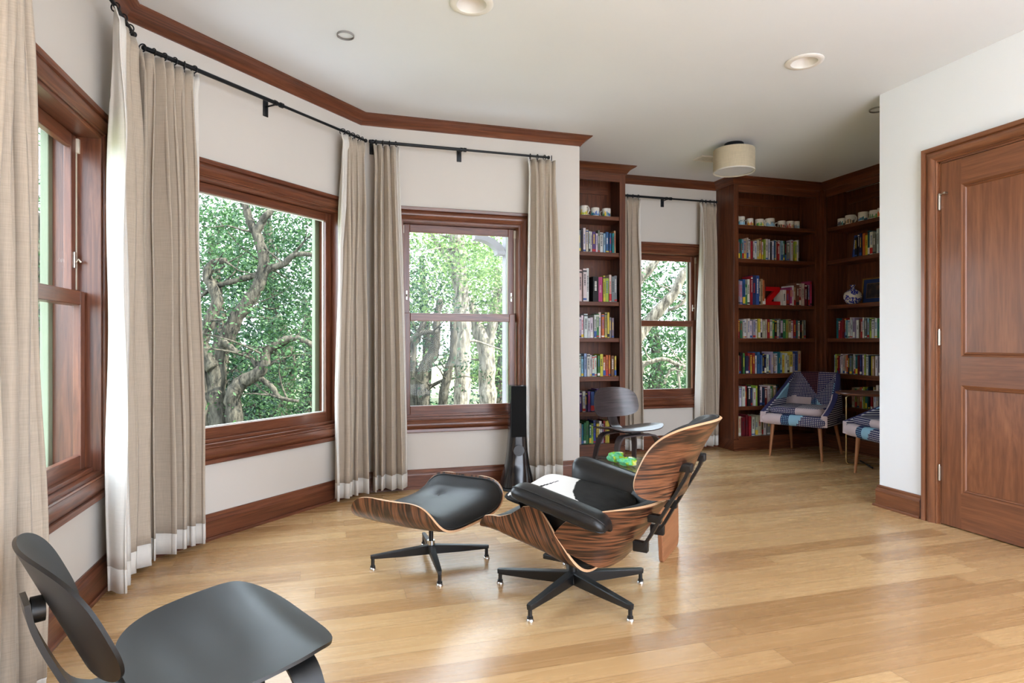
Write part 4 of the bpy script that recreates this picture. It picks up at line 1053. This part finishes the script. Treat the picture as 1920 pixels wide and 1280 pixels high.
b = MB(); b.tube([(0, -.078, .33), (0, -.10, .33)], .045, 28, caps=True); b.build('driver', glossblack, t, smooth=40)

# ---------------------------------------------------------------- patchwork armchairs
def checkmat(name, ca, cb, sc=58, mode='grid'):
    m, nt, b = newmat(name); setp(b, ca, .9, spec=.1); uv = N(nt, 'ShaderNodeUVMap')
    sp = N(nt, 'ShaderNodeSeparateXYZ'); nt.links.new(uv.outputs[0], sp.inputs[0])
    outs = []
    for ax in (0, 1):
        a = N(nt, 'ShaderNodeMath', operation='MULTIPLY'); a.inputs[1].default_value = sc; nt.links.new(sp.outputs[ax], a.inputs[0])
        f = N(nt, 'ShaderNodeMath', operation='FRACT'); nt.links.new(a.outputs[0], f.inputs[0])
        g = N(nt, 'ShaderNodeMath', operation='GREATER_THAN'); g.inputs[1].default_value = .5; nt.links.new(f.outputs[0], g.inputs[0]); outs.append(g.outputs[0])
    mm = N(nt, 'ShaderNodeMath', operation='MULTIPLY'); nt.links.new(outs[1], mm.inputs[0])
    if mode == 'grid': nt.links.new(outs[0], mm.inputs[1])
    else: mm.inputs[1].default_value = 1
    mx = N(nt, 'ShaderNodeMix', data_type='RGBA'); nt.links.new(mm.outputs[0], mx.inputs['Factor']); mx.inputs['A'].default_value = (*ca, 1); mx.inputs['B'].default_value = (*cb, 1)
    nt.links.new(mx.outputs['Result'], b.inputs['Base Color']); return m
navy, pale, pink, sky_, wine = srgb(34, 36, 78), srgb(206, 202, 208), srgb(192, 176, 180), srgb(136, 178, 202), srgb(96, 56, 66)
PMAT = [checkmat('patch_navy_check', navy, pale), checkmat('patch_wine_check', srgb(48, 30, 44), srgb(122, 76, 80), 52), checkmat('patch_pink_check', navy, pink, 50), plain('patch_pink', pink, .9, spec=.1), plain('patch_sky', sky_, .9, spec=.1),
        checkmat('patch_navy_stripe', navy, pale, 48, 'stripe'), checkmat('patch_sky_stripe', navy, sky_, 48, 'stripe'), checkmat('patch_blue_check', navy, sky_, 56), plain('patch_navy', srgb(60, 60, 98), .9, spec=.1)]
def patch_chair(loc, ang, label):
    t = thing('armchair', label, 'armchair', loc, ang, 'patchwork armchairs')
    # wrap-around back and arms: path in plan, height along it
    path = curve2([(.34, .335), (.10, .335), (-.12, .325), (-.25, .295), (-.31, .22), (-.325, .1), (-.328, 0), (-.325, -.1), (-.31, -.22), (-.25, -.295), (-.12, -.325), (.10, -.335), (.34, -.335)], 10)
    n = len(path); 
    def top(i):
        x, y = path[i]
        return lerp_tab([(-.33, .885), (-.26, .875), (-.15, .74), (0, .62), (.2, .53), (.34, .475)], x)
    def pt(i, v, off):
        x, y = path[i]; a = path[max(0, i-1)]; c = path[min(n-1, i+1)]; dx, dy = c[0]-a[0], c[1]-a[1]; l = hypot(dx, dy); nx, ny = -dy/l, dx/l   # inward
        z0 = .36; z1 = top(i); z = z0+(z1-z0)*v; k = (z-.36)
        lean = .26*k*max(0, (-x-.05)/.3) ; sp = .10*k*abs(y)/.33*(1 if y > 0 else -1)
        kx = 1-.38*sm((z-.5)/.4)
        return Vector((x-lean+nx*off, y*(1-.13*sm((z-.47)/.42)*(1 if x < -.05 else sm((.34-x)/.39)))+ny*off, z))
    b = MB(); sec = [(0, .0), (0, .5), (0, .92), (.008, .985), (.03, 1.0), (.052, .985), (.06, .92), (.06, .5), (.06, 0)]
    NV = 30
    def secpts(i):
        out = []
        for k in range(NV+1): out.append(pt(i, .97*k/NV, 0))
        for a in (60, 120): out.append(pt(i, .97+.03*sin(radians(a)), .03-.03*cos(radians(a))))
        for k in range(NV, -1, -1): out.append(pt(i, .97*k/NV, .06))
        return out
    rows = [secpts(i) for i in range(n)]; m = len(rows[0])
    def mf(i, j):
        x, y = path[i]; q = rows[i][j]; inside = j > NV+1; y = (rows[i][j].y+rows[i+1][j].y)/2; z = (rows[i][j].z+rows[i][min(j+1, m-1)].z)/2; x = q.x
        if not inside: return 8 if j > NV-2 else (0 if x < -.2 else 5)
        y = -y
        if path[i][0] > -.17:
            return (5 if z < .60 else 4) if y > 0 else (3 if z < .66 else 6)
        if z > .62+abs(y+.02)*1.35: return 1 if y > -.015 else 2
        if z < .605: 
            if y > .04: return 3
            return (7 if y > -.015 else 4) if z < .60-abs(y)*1.1+.0 else 0
        return 0
    PL = [0]
    for i in range(1, n): PL.append(PL[-1]+hypot(path[i][0]-path[i-1][0], path[i][1]-path[i-1][1]))
    uvs = [[(PL[i], rows[i][j].z) for j in range(m)] for i in range(n)]
    b.grid(rows, mf=mf, uvs=uvs); b.face(list(range(m))[::-1], 3); b.face([(n-1)*m+j for j in range(m)], 3)
    b.build('backrest', PMAT, t, smooth=50)
    # seat base
    def rbox(x0, x1, y0, y1, z0, z1, bev, name, mfun, rnd=.05):
        b = MB(); q = rpoly([(x0, y0), (x1, y0), (x1, y1), (x0, y1)], rnd, 6); rings = [(z0, bev), (z0+bev*.3, bev*.3), (z0+bev, 0), (z1-bev, 0), (z1-bev*.3, bev*.3), (z1, bev)]
        cx, cy = (x0+x1)/2, (y0+y1)/2; R_ = []
        # resample outline
        out = []
        for i in range(len(q)):
            a = Vector(q[i]); c = Vector(q[(i+1) % len(q)]); k = max(1, int((c-a).length/.02))
            for s_ in range(k): out.append(a+(c-a)*s_/k)
        L = [0]
        for i in range(len(out)): L.append(L[-1]+(out[(i+1) % len(out)]-out[i]).length)
        zs = []
        for (z, ins) in rings[:3]: zs.append((z, ins))
        for k in range(1, 4): zs.append((z0+bev+(z1-z0-2*bev)*k/4, -.004))
        for (z, ins) in rings[3:]: zs.append((z, ins))
        rows = []
        for p in out+[out[0]]:
            d = Vector((p.x-cx, p.y-cy)); hx, hy = (x1-x0)/2, (y1-y0)/2
            rows.append([Vector((cx+d.x*(1-ins/hx), cy+d.y*(1-ins/hy), z)) for (z, ins) in zs])
        uv = [[(L[i], z) for (z, ins) in zs] for i in range(len(rows))]
        b.grid(rows, mf=lambda i, j: mfun(rows[i][j].x, rows[i][j].y, rows[i][j].z), uvs=uv)
        k = len(zs); cen = Vector((cx, cy, 0)); steps = 14
        for zi, zt in ((k-1, z1), (0, z0)):
            prev = [r[zi] for r in rows]
            G = [[Vector((cx, cy, zt+(.012*(1-(s_/steps)**2) if zi else 0)))*(1-s_/steps)+Vector((p.x, p.y, zt+(.012*(1-(s_/steps)**2) if zi else 0)))*(s_/steps) for s_ in range(steps+1)] for p in prev]
            b.grid(G, mf=lambda i, j: mfun(G[i][j].x, G[i][j].y, G[i][j].z), uvs=[[(p.x, p.y) for p in g] for g in G])
        return b.build(name, PMAT, t, smooth=50)
    def mbase(x, y, z):
        y = -y
        if y > .13: return 3
        if y > .045: return 7
        if y > -.06+(.41-z)*.5: return 4
        return 0
    rbox(-.29, .345, -.33, .33, .345, .455, .03, 'seat_base', mbase)
    def mcush(x, y, z):
        y = -y
        if z < .475 and x > -.3 and y > .0: return 0 if z > .462 else 8
        return 0 if y > .0 else (3 if x > .2 and z < .53 else 5)
    rbox(-.24, .30, -.262, .262, .457, .53, .022, 'seat_cushion', mcush)
    for (sx, sy) in ((1, 1), (1, -1), (-1, 1), (-1, -1)):
        b = MB(); b.tube([(sx*.25-(.0 if sx > 0 else -.02), sy*.235, .35), (sx*(.265 if sx > 0 else .36), sy*.262, .0)], [.021, .011], 16); b.build('leg', legwood, t, smooth=50)
    return t
patch_chair((4.86, 5.40, 0), radians(209), 'patchwork upholstered armchair in front of the corner bookcases')
patch_chair((4.86, 4.23, 0), radians(166), 'patchwork armchair half hidden behind the white wall edge')
t = thing('side_table', 'round dark-wood side table with slim brass frame between the armchairs', 'side table', (5.05, 4.79, 0))
b = MB(); b.lathe([(0, .695), (.25, .695), (.268, .703), (.27, .712), (.266, .72), (0, .722)], seg=56); b.build('table_top', cherry_dark, t, smooth=30)
b = MB()
for a in (150, 330):
    c, s_ = cos(radians(a)), sin(radians(a)); pts = curve2([(c*.06, s_*.06, .69), (c*.14, s_*.14, .688), (c*.175, s_*.175, .67), (c*.178, s_*.178, .6), (c*.178, s_*.178, .1), (c*.178, s_*.178, .04), (c*.16, s_*.16, .012), (c*.08, s_*.08, .01), (0, 0, .01)], 4)
    b.tube(pts, .009, 10)
b.build('frame', brass, t, smooth=60)
b = MB(); b.tube([(cos(radians(240))*.18, sin(radians(240))*.18, .01), (0, 0, .01), (cos(radians(60))*.18, sin(radians(60))*.18, .01)], .009, 8); b.build('foot_bar', darkiron, t, smooth=60)

# ---------------------------------------------------------------- ceiling fittings
shade_m = fabric('linen_drum_shade', srgb(212, 198, 170), .3)
diff_m = plain('frosted_diffuser', srgb(214, 214, 220), .5, var=.01)
t = thing('ceiling_lamp', 'beige linen drum lamp flush under the niche ceiling', 'ceiling lamp', (3.565, 4.84, 0))
b = MB(); b.lathe([(0, 3.049), (.085, 3.049), (.09, 3.03), (.075, 3.005), (.02, 2.99), (.012, 2.99), (.012, 2.86), (0, 2.86)], seg=32); b.build('canopy', darkiron, t, smooth=40)
b = MB(); b.lathe([(.182, 2.785), (.184, 2.787), (.184, 2.988), (.182, 2.99), (.178, 2.988), (.178, 2.787), (.182, 2.785)], seg=48); b.build('lamp_shade', shade_m, t, smooth=30)
b = MB(); b.lathe([(0, 2.797), (.177, 2.797), (.177, 2.802), (0, 2.802)], seg=48); b.build('diffuser', diff_m, t, smooth=30)
b = MB(); b.lathe([(.170, 2.790), (.179, 2.786), (.186, 2.786), (.186, 2.794), (.179, 2.796), (.17, 2.796)], seg=48)
b.build('shade_ring', linenw, t, smooth=30)
for (x, y, lab) in ((.724, 3.235, 'recessed downlight cut by the top picture edge'), (2.959, 3.289, 'recessed downlight in the ceiling near the door wall')):
    t = thing('recessed_light', 'white '+lab, 'ceiling light', (x, y, 0), 0, 'recessed ceiling lights')
    b = MB(); b.lathe([(.118, 3.049), (.118, 3.045), (.112, 3.041), (.095, 3.039), (.082, 3.04), (.08, 3.043)], seg=48); b.build('trim_ring', whitepl, t, smooth=50)
    b = MB(); b.lathe([(.0805, 3.043), (.079, 3.06), (.068, 3.10), (.05, 3.125), (.048, 3.12), (0, 3.12)], seg=48); b.build('baffle', whitepl, t, smooth=50)
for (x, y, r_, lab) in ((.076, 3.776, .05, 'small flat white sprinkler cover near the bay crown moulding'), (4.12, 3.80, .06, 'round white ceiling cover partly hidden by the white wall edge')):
    b = MB(); b.lathe([(0, 3.034), (r_-.002, 3.034), (r_, 3.036), (r_, 3.039), (r_*.7, 3.041), (r_*.7, 3.05)], seg=40); cv = tag(thing('ceiling_cover', lab, 'ceiling cover', (x, y, 0)), group='round ceiling covers'); b.v = [(v[0]-x, v[1]-y, v[2]) for v in b.v]; b.build('disc', whitepl, cv, smooth=40); b = MB(); b.lathe([(r_-.004, 3.0385), (r_+.0008, 3.0385), (r_+.0008, 3.0495), (r_-.004, 3.0495)], seg=40); b.build('shadow_line_ring', plain('grey_shadow_line', srgb(140, 138, 136), .7), cv, smooth=40)  # grey ring stands in for the dark shadow line round the disc
t = thing('air_vent', 'white slotted ceiling vent beside the drum lamp', 'vent', (3.63, 5.30, 0), radians(0))
b = MB(); frame_ = [(-.15, -.075, .15, .075)]
b.box(-.15, .15, -.075, -.06, 3.036, 3.0495); b.box(-.15, .15, .06, .075, 3.036, 3.0495); b.box(-.15, -.135, -.06, .06, 3.036, 3.0495); b.box(.135, .15, -.06, .06, 3.036, 3.0495); b.build('frame', whitepl, t)
for k in range(6):
    b = MB(); b.box(-.135, .135, -.056+k*.02, -.044+k*.02, 3.042, 3.044, M=None); b.build('slat', whitepl, t)
b = MB(); b.box(-.135, .135, -.06, .06, 3.0485, 3.0495); b.build('backing', darkiron, t)

# ---------------------------------------------------------------- outside
def D3(px, py, t):
    k = (px-960)/1145.0; return Vector((t*(sin(YAW)+k*cos(YAW)), t*(cos(YAW)-k*sin(YAW)), CAMH+(640-py)/1145.0*t))
GZ = -.75
grass = plain('lawn', srgb(108, 112, 86), .95, spec=.1, var=.35, scale=1.2)
b = MB(); b.box(-60, 70, 6.6, 90, GZ-.2, GZ); b.box(-60, -3, -30, 6.6, GZ-.2, GZ); b.box(-3, -1.6, -1.5, 6.6, GZ-.2, GZ); b.box(6.3, 70, -30, 6.6, GZ-.2, GZ); b.box(-1.6, 6.3, -30, -9, GZ-.2, GZ); st(b.build('ground', grass))
b = MB(); b.box(-3, 8, -9, -1.55, GZ-.2, -.12); st(b.build('floor_bounce_slab', plain('pale_bounce_slab', srgb(204, 210, 220), .8, var=.05, scale=3)))  # unseen pale slab added behind the camera to bounce sunlight onto the ceiling
def barkmat(name, dark, light):
    m, nt, bb = newmat(name); setp(bb, dark, .95, spec=.1)
    tc = N(nt, 'ShaderNodeTexCoord'); v = mapping(nt, tc.outputs['Object'], (9, 9, 2.2)); n = N(nt, 'ShaderNodeTexNoise'); n.inputs['Scale'].default_value = 2.2; n.inputs['Detail'].default_value = 6; n.inputs['Roughness'].default_value = .7; nt.links.new(v, n.inputs['Vector'])
    r = ramp(nt, [(.36, dark), (.62, light)], n.outputs[0]); nt.links.new(r.outputs[0], bb.inputs['Base Color']); bumpn(nt, bb, n.outputs[0], .8, .05)
    return m
bark = barkmat('oak_bark', srgb(26, 25, 23), srgb(78, 74, 66)); bark_l = barkmat('pale_bark', srgb(56, 52, 47), srgb(136, 129, 118))
def leafmat(name, c1, c2, tr=.3):
    m, nt, bb = newmat(name); setp(bb, c1, .6, spec=.3)
    g = N(nt, 'ShaderNodeNewGeometry'); r = ramp(nt, [(.0, c1), (1, c2)], g.outputs['Random Per Island']); nt.links.new(r.outputs[0], bb.inputs['Base Color'])
    t = N(nt, 'ShaderNodeBsdfTranslucent'); nt.links.new(r.outputs[0], t.inputs[0]); mx = N(nt, 'ShaderNodeMixShader'); mx.inputs[0].default_value = tr
    nt.links.new(bb.outputs[0], mx.inputs[1]); nt.links.new(t.outputs[0], mx.inputs[2]); nt.links.new(mx.outputs[0], nt.nodes['Material Output'].inputs[0])
    return m
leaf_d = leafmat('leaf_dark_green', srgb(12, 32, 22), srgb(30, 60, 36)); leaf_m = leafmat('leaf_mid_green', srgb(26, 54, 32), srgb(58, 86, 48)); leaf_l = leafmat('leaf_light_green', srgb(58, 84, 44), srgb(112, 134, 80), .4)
def leaves(b, blobs, size, rr, dens):
    # blobs: (centre, (rx, ry, rz)); leaves gathered in little sprays
    for (c, R_) in blobs:
        vol = R_[0]*R_[1]*R_[2]; n = int(dens*vol**(2/3.))
        ncl = max(3, n//9)
        for q in range(ncl):
            while True:
                x, y, z = rr.uniform(-1, 1), rr.uniform(-1, 1), rr.uniform(-1, 1); d = x*x+y*y+z*z
                if .12 < d < 1: break
            cx, cy, cz = c[0]+x*R_[0], c[1]+y*R_[1], c[2]+z*R_[2]
            if cz < GZ+.05: continue
            for w in range(9):
                s = size*rr.uniform(.6, 1.25); px_, py_, pz_ = cx+rr.gauss(0, size*1.5), cy+rr.gauss(0, size*1.5), cz+rr.gauss(0, size*1.2)
                a = rr.uniform(0, 2*pi); e = rr.uniform(-.9, .9); ux, uy, uz = cos(a)*cos(e), sin(a)*cos(e), sin(e)
                a2 = rr.uniform(0, 2*pi); vx, vy, vz = -sin(a)*cos(a2)-cos(a)*sin(e)*sin(a2), cos(a)*cos(a2)-sin(a)*sin(e)*sin(a2), cos(e)*sin(a2)
                o = len(b.v); h = s*.5; g = s*.24
                b.v += [(px_-ux*h, py_-uy*h, pz_-uz*h), (px_+vx*g, py_+vy*g, pz_+vz*g), (px_+ux*h, py_+uy*h, pz_+uz*h), (px_-vx*g, py_-vy*g, pz_-vz*g)]
                b.face([o, o+1, o+2, o+3])
def limb(b, pts, rad, rr, seg=12, n=5, wob=.12):
    P = [Vector(p) for p in curve2([tuple(p) for p in pts], n)]; k = len(P); R_ = []
    for i in range(k):
        f = i/(k-1)*(len(rad)-1); j = min(int(f), len(rad)-2); r = rad[j]+(rad[j+1]-rad[j])*(f-j); R_.append(r*(1+.07*sin(i*2.3)))
        if 0 < i: P[i] += Vector((rr.uniform(-1, 1), rr.uniform(-1, 1), rr.uniform(-.5, .5)))*r*wob
    b.tube(P, R_, seg); return P
def twigs(b, P, rr, cnt, L0, r0, out):
    for q in range(cnt):
        p = P[rr.randint(len(P)//3, len(P)-1)]; a = rr.uniform(0, 2*pi); d = Vector((cos(a), sin(a)*.7, rr.uniform(-.2, .8))).normalized(); L = L0*rr.uniform(.5, 1.2)
        pts = [p]; 
        for s_ in range(4): d = (d+Vector((rr.uniform(-.5, .5), rr.uniform(-.5, .5), rr.uniform(-.3, .4)))).normalized(); pts.append(pts[-1]+d*L/4)
        b.tube(curve2([tuple(x) for x in pts], 3), [r0*(1-.8*i/12) for i in range(13)], 6); out.append(pts[-1])
def tree(name_label, limbs, blobs, lm, bm_, size=.09, dens=900, seed=1, tw=(3, 1.0, .025)):
    rr = random.Random(seed); base = limbs[0][0][0] if limbs else blobs[0][0]
    loc = Vector((base[0], base[1], GZ)); t = thing('tree', name_label, 'tree', loc, 0, 'trees outside the windows')
    tips = []
    if limbs:
        b = MB()
        for (pts, rad) in limbs:
            P = limb(b, pts, rad, rr); twigs(b, P, rr, tw[0], tw[1], tw[2], tips)
        b.v = [(v[0]-loc.x, v[1]-loc.y, v[2]-loc.z) for v in b.v]; b.build('trunk', bm_, t, smooth=180)
    b = MB(); leaves(b, list(blobs)+[], size, rr, dens); leaves(b, [(p+Vector((0, .25, 0)), (.4, .35, .3)) for p in tips], size, rr, dens*.45)
    b.v = [(v[0]-loc.x, v[1]-loc.y, v[2]-loc.z) for v in b.v]
    if b.f: b.build('foliage', lm, t, recalc=False)
    return t
def L(t, rad, *pp): return ([D3(x, y, tt if tt else t) for (x, y, tt) in [(p+(0,))[:3] for p in pp]], [r for r in rad])
def G0(px, t): p = D3(px, 640, t); return (px, 640+1145*(CAMH-GZ)/t+6, t)
T = 8.5
def bl(t, lst): return [(D3(x, y, t+dt), (r, r*.9, r*.75)) for (x, y, dt, r) in lst]
tree('large leaning oak with a forked pale trunk outside the picture window',
     [L(T, (.17, .14, .125, .11, .095, .085, .075, .062, .05, .04), G0(412, T), (407, 797), (404, 730), (408, 668), (425, 633), (442, 597), (469, 561), (491, 517), (494, 481), (482, 441), (469, 415), (458, 380), (440, 330)),
      L(T, (.055, .05, .035), (482, 441), (491, 415), (507, 395), (530, 360, T+.5)),
      L(T-.1, (.14, .11, .10, .08, .06, .05, .035), G0(448, T-.1), (440, 793), (436, 744), (451, 717), (478, 704), (496, 682), (502, 657), (527, 641), (554, 633), (590, 648)),
      L(T-.1, (.10, .085, .075, .055, .04), (400, 690), (380, 641), (393, 601), (407, 561), (389, 517), (398, 493), (424, 488)),
      L(T, (.06, .045, .03), (493, 510), (505, 503), (531, 495), (554, 477), (590, 478)),
      L(T, (.05, .035, .02), (484, 515), (442, 526), (402, 539), (370, 560)),
      L(T-.1, (.05, .035, .03), (420, 640), (429, 648), (447, 661), (469, 668), (482, 690)),
      L(T-.1, (.04, .035, .02), (485, 706), (511, 726), (525, 745), (560, 752)),
      L(T-.1, (.09, .07, .05), G0(385, T-.1), (378, 720), (372, 690), (350, 640), (330, 600))],
     bl(T, [(380, 400, .6, .55), (430, 380, .8, .6), (520, 390, .8, .6), (580, 430, .6, .6), (560, 520, .8, .6), (590, 600, .8, .7), (430, 470, .9, .4), (520, 600, .9, .6), (560, 690, .7, .7), (480, 760, 1.1, .6), (580, 760, .8, .6), (530, 740, .5, .35), (360, 480, 1, .35), (600, 370, .7, .5), (640, 500, .7, .7)]),
     leaf_m, bark, size=.06, dens=2600, seed=3, tw=(4, .9, .018))
T = 11
tree('tall straight rough-barked trunk in the middle of the double-hung window',
     [L(T, (.155, .15, .15, .14, .12), G0(866, T), (866, 755), (866, 654), (867, 600), (861, 520), (855, 420), (850, 300)), L(T, (.07, .05, .03), (861, 520), (830, 470), (800, 430))],
     bl(T, [(800, 470, .5, .8), (870, 440, -.4, .8), (930, 470, .3, .8), (840, 540, -.3, .55), (910, 550, .4, .6), (780, 560, .4, .6), (890, 500, -.6, .6), (760, 450, .3, .7), (850, 470, -.8, .5), (960, 540, .6, .7), (820, 570, .5, .45), (930, 590, .9, .4)]), leaf_l, bark_l, size=.07, dens=1500, seed=4)
T = 12
tree('sunlit Y-shaped pale trunk at the right side of the double-hung window',
     [L(T, (.19, .17, .15, .10), G0(916, T), (915, 754), (912, 679), (905, 635), (892, 604), (880, 560)), L(T, (.11, .11, .09), (912, 690), (919, 635), (924, 600), (935, 540))],
     bl(T, [(950, 620, 1, .7), (880, 690, 1.5, .5), (960, 700, 1.5, .7)]), leaf_m, bark_l, size=.075, dens=1300, seed=5)
T = 9.5
tree('dark crooked oak trunks at the left of the double-hung window',
     [L(T, (.10, .10, .09, .06, .05), G0(794, T), (794, 754), (793, 697), (812, 663), (818, 625), (820, 590), (826, 560)), L(T, (.08, .07, .05), G0(827, T+.3), (830, 754), (841, 694), (849, 664), (850, 600)),
      L(T, (.07, .07, .06, .04), G0(775, T), (775, 754), (776, 700), (774, 654), (790, 617), (796, 600)), L(T-.2, (.04, .04, .03), (760, 645), (790, 625), (822, 622)), L(T, (.03, .02), (800, 730), (825, 715), (852, 708))],
     bl(T, [(770, 610, .8, .35), (745, 560, .5, .6), (720, 620, .5, .6)]), leaf_d, bark, size=.065, dens=1300, seed=6, tw=(3, .7, .015))
T = 9.0
tree('thick pale diagonal limbs crossing the small niche window',
     [L(T, (.10, .085, .07, .06, .05), (1150, 690), (1220, 600), (1262, 552), (1276, 522), (1294, 502), (1330, 480)), L(T, (.08, .07, .05), (1150, 570), (1203, 520), (1228, 490), (1250, 450)), L(T+.5, (.12, .1), G0(1120, T+.5), (1120, 760), (1140, 640), (1150, 570)),
      L(T+.3, (.035, .03, .02), (1310, 548), (1292, 552), (1275, 572), (1252, 582)), L(T+.3, (.03, .035, .03, .03), (1204, 700), (1206, 685), (1224, 677), (1246, 673), (1270, 683), (1290, 690)), L(T+.3, (.02, .02), (1270, 684), (1272, 705), (1274, 722), (1276, 740)), L(T+.3, (.02, .02), (1246, 720), (1252, 700), (1262, 690))],
     bl(T, [(1230, 560, 1.2, .5), (1290, 600, 1, .5), (1230, 640, 1.2, .5), (1270, 660, 1.3, .5), (1215, 700, 1.3, .5), (1280, 720, 1.2, .5), (1250, 520, 1.6, .35), (1300, 640, .9, .4)]), leaf_m, bark_l, size=.06, dens=1500, seed=8, tw=(3, .7, .014))
# the tree seen through the left window
T = 9
tree('leafy green tree seen through the left wall window',
     [L(T, (.12, .1, .06), G0(60, T), (70, 700), (90, 560), (80, 400)), L(T, (.05, .04, .02), (85, 600), (110, 500), (60, 400))],
     bl(T, [(60, 300, 0, .7), (100, 380, .4, .7), (70, 480, .2, .7), (110, 600, .4, .8), (60, 700, .2, .8), (100, 800, .2, .8), (20, 600, 0, .7), (150, 500, .5, .8), (200, 650, .6, .9), (250, 500, .8, .8)]), leaf_m, bark, size=.065, dens=1400, seed=9)
# a belt of trees further back
far = [(395, 13, 440, 1.2), (500, 14, 395, 1.3), (60, 12, 420, 1.3), (250, 16, 700, 1.9), (330, 18, 560, 1.6), (430, 17, 600, 1.5), (500, 19, 500, 1.7), (570, 16, 560, 1.8), (640, 20, 520, 2.0), (520, 12.5, 590, 1.1), (590, 13, 640, 1.2), (470, 13.5, 700, 1.0), (600, 14, 500, 1.2), (720, 17, 560, 2.0), (790, 20, 480, 2.1), (860, 22, 540, 2.2), (930, 19, 500, 2.1), (1000, 20, 540, 2.0), (1120, 17, 560, 1.9), (1220, 16, 600, 1.7), (1290, 18, 620, 1.9), (1380, 17, 560, 2.0)]
sides = ['filling the upper left of the picture window', 'filling the top of the picture window', 'filling the upper part of the left window', 'behind the left window', 'beyond the picture window, left', 'beyond the leaning oak', 'beyond the fork of the oak', 'dense at right of the picture window', 'between the two bay windows', 'low and dark behind the middle of the leaning oak', 'low and dark at the right edge of the picture window', 'filling the foot of the picture window', 'filling the upper right of the picture window', 'left edge of the double-hung window', 'upper left of the double-hung window', 'behind the straight trunk', 'behind the Y-shaped trunk', 'right edge of the double-hung window', 'left edge of the niche window', 'in the middle of the niche window', 'at right of the niche window', 'beyond the central bookcase wall']
for i, (px, t_, py, r_) in enumerate(far):
    rr = random.Random(100+i); c = D3(px, py, t_)
    blobs = []
    for q in range(9):
        a = rr.uniform(0, 2*pi); blobs.append((c+Vector((cos(a)*r_*.8, sin(a)*.9, rr.uniform(-1.4, .7)*r_)), (r_*.6, r_*.5, r_*.45)))
    g = D3(px, 640, t_); lim = [([Vector((g.x, g.y, GZ)), Vector((g.x+.2, g.y, GZ+1.5)), Vector((c.x, c.y, c.z))], [.2, .16, .08])]
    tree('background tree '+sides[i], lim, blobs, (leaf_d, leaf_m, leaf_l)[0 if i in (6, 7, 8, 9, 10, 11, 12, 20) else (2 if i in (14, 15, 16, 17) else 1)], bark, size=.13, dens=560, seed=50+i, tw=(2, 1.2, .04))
# undergrowth
for i, (px, t_, r_) in enumerate(((60, 13, .9), (150, 12, .8), (380, 13, .8), (470, 14, .8), (540, 12, .9), (700, 14, 1), (810, 16, .8), (890, 16, .8), (960, 15, .9), (1190, 13, .9), (1290, 14, .9))):
    g = D3(px, 640, t_); b = MB(); rr = random.Random(200+i)
    leaves(b, [((0, 0, .35), (r_*1.3, r_*.6, .55)), ((.5, .1, .2), (r_*.8, r_*.5, .5)), ((-.6, 0, .25), (r_*.8, r_*.5, .45))], .12, rr, 420)
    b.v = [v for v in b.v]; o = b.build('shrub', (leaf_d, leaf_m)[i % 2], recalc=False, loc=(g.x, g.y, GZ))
    tag(o, ('dark ' if i % 2 == 0 else 'brighter ')+'low green shrub under the trees, number %s from the left through the windows' % ORD[i], 'shrub', 'undergrowth shrubs')
# porch corner beyond the double-hung window
gp = plain('grey_exterior_paint', srgb(118, 114, 118), .6, var=.05)
b = MB(); b.box(1.80, 1.925, 6.36, 6.5, GZ, 3.3, bev=.004); t = thing('porch_corner', 'grey exterior corner post with arched bracket at the right of the double-hung window', 'porch post', (1.86, 6.6, GZ)); b.v = [(v[0]-1.86, v[1]-6.6, v[2]-GZ) for v in b.v]; b.build('corner_board', gp, t)
b = MB(); 
for k in range(12):
    a0 = pi/2*k/12; a1 = pi/2*(k+1)/12; R1, R2 = .34, .25
    q = [(1.80-R1+R1*cos(a0)-.0, 2.16+R1*.62*sin(a0)), (1.80-R1+R1*cos(a1), 2.16+R1*.62*sin(a1)), (1.80-R1+R2*cos(a1), 2.16+R2*.62*sin(a1)), (1.80-R1+R2*cos(a0), 2.16+R2*.62*sin(a0))]
    o = len(b.v)
    for y in (6.36, 6.5):
        for (x, z) in q: b.v.append((x-1.86, y-6.6, z-GZ))
    for f in ((0, 1, 2, 3), (7, 6, 5, 4), (0, 4, 5, 1), (1, 5, 6, 2), (2, 6, 7, 3), (3, 7, 4, 0)): b.face([o+x for x in f])
b.build('arched_bracket', gp, t)
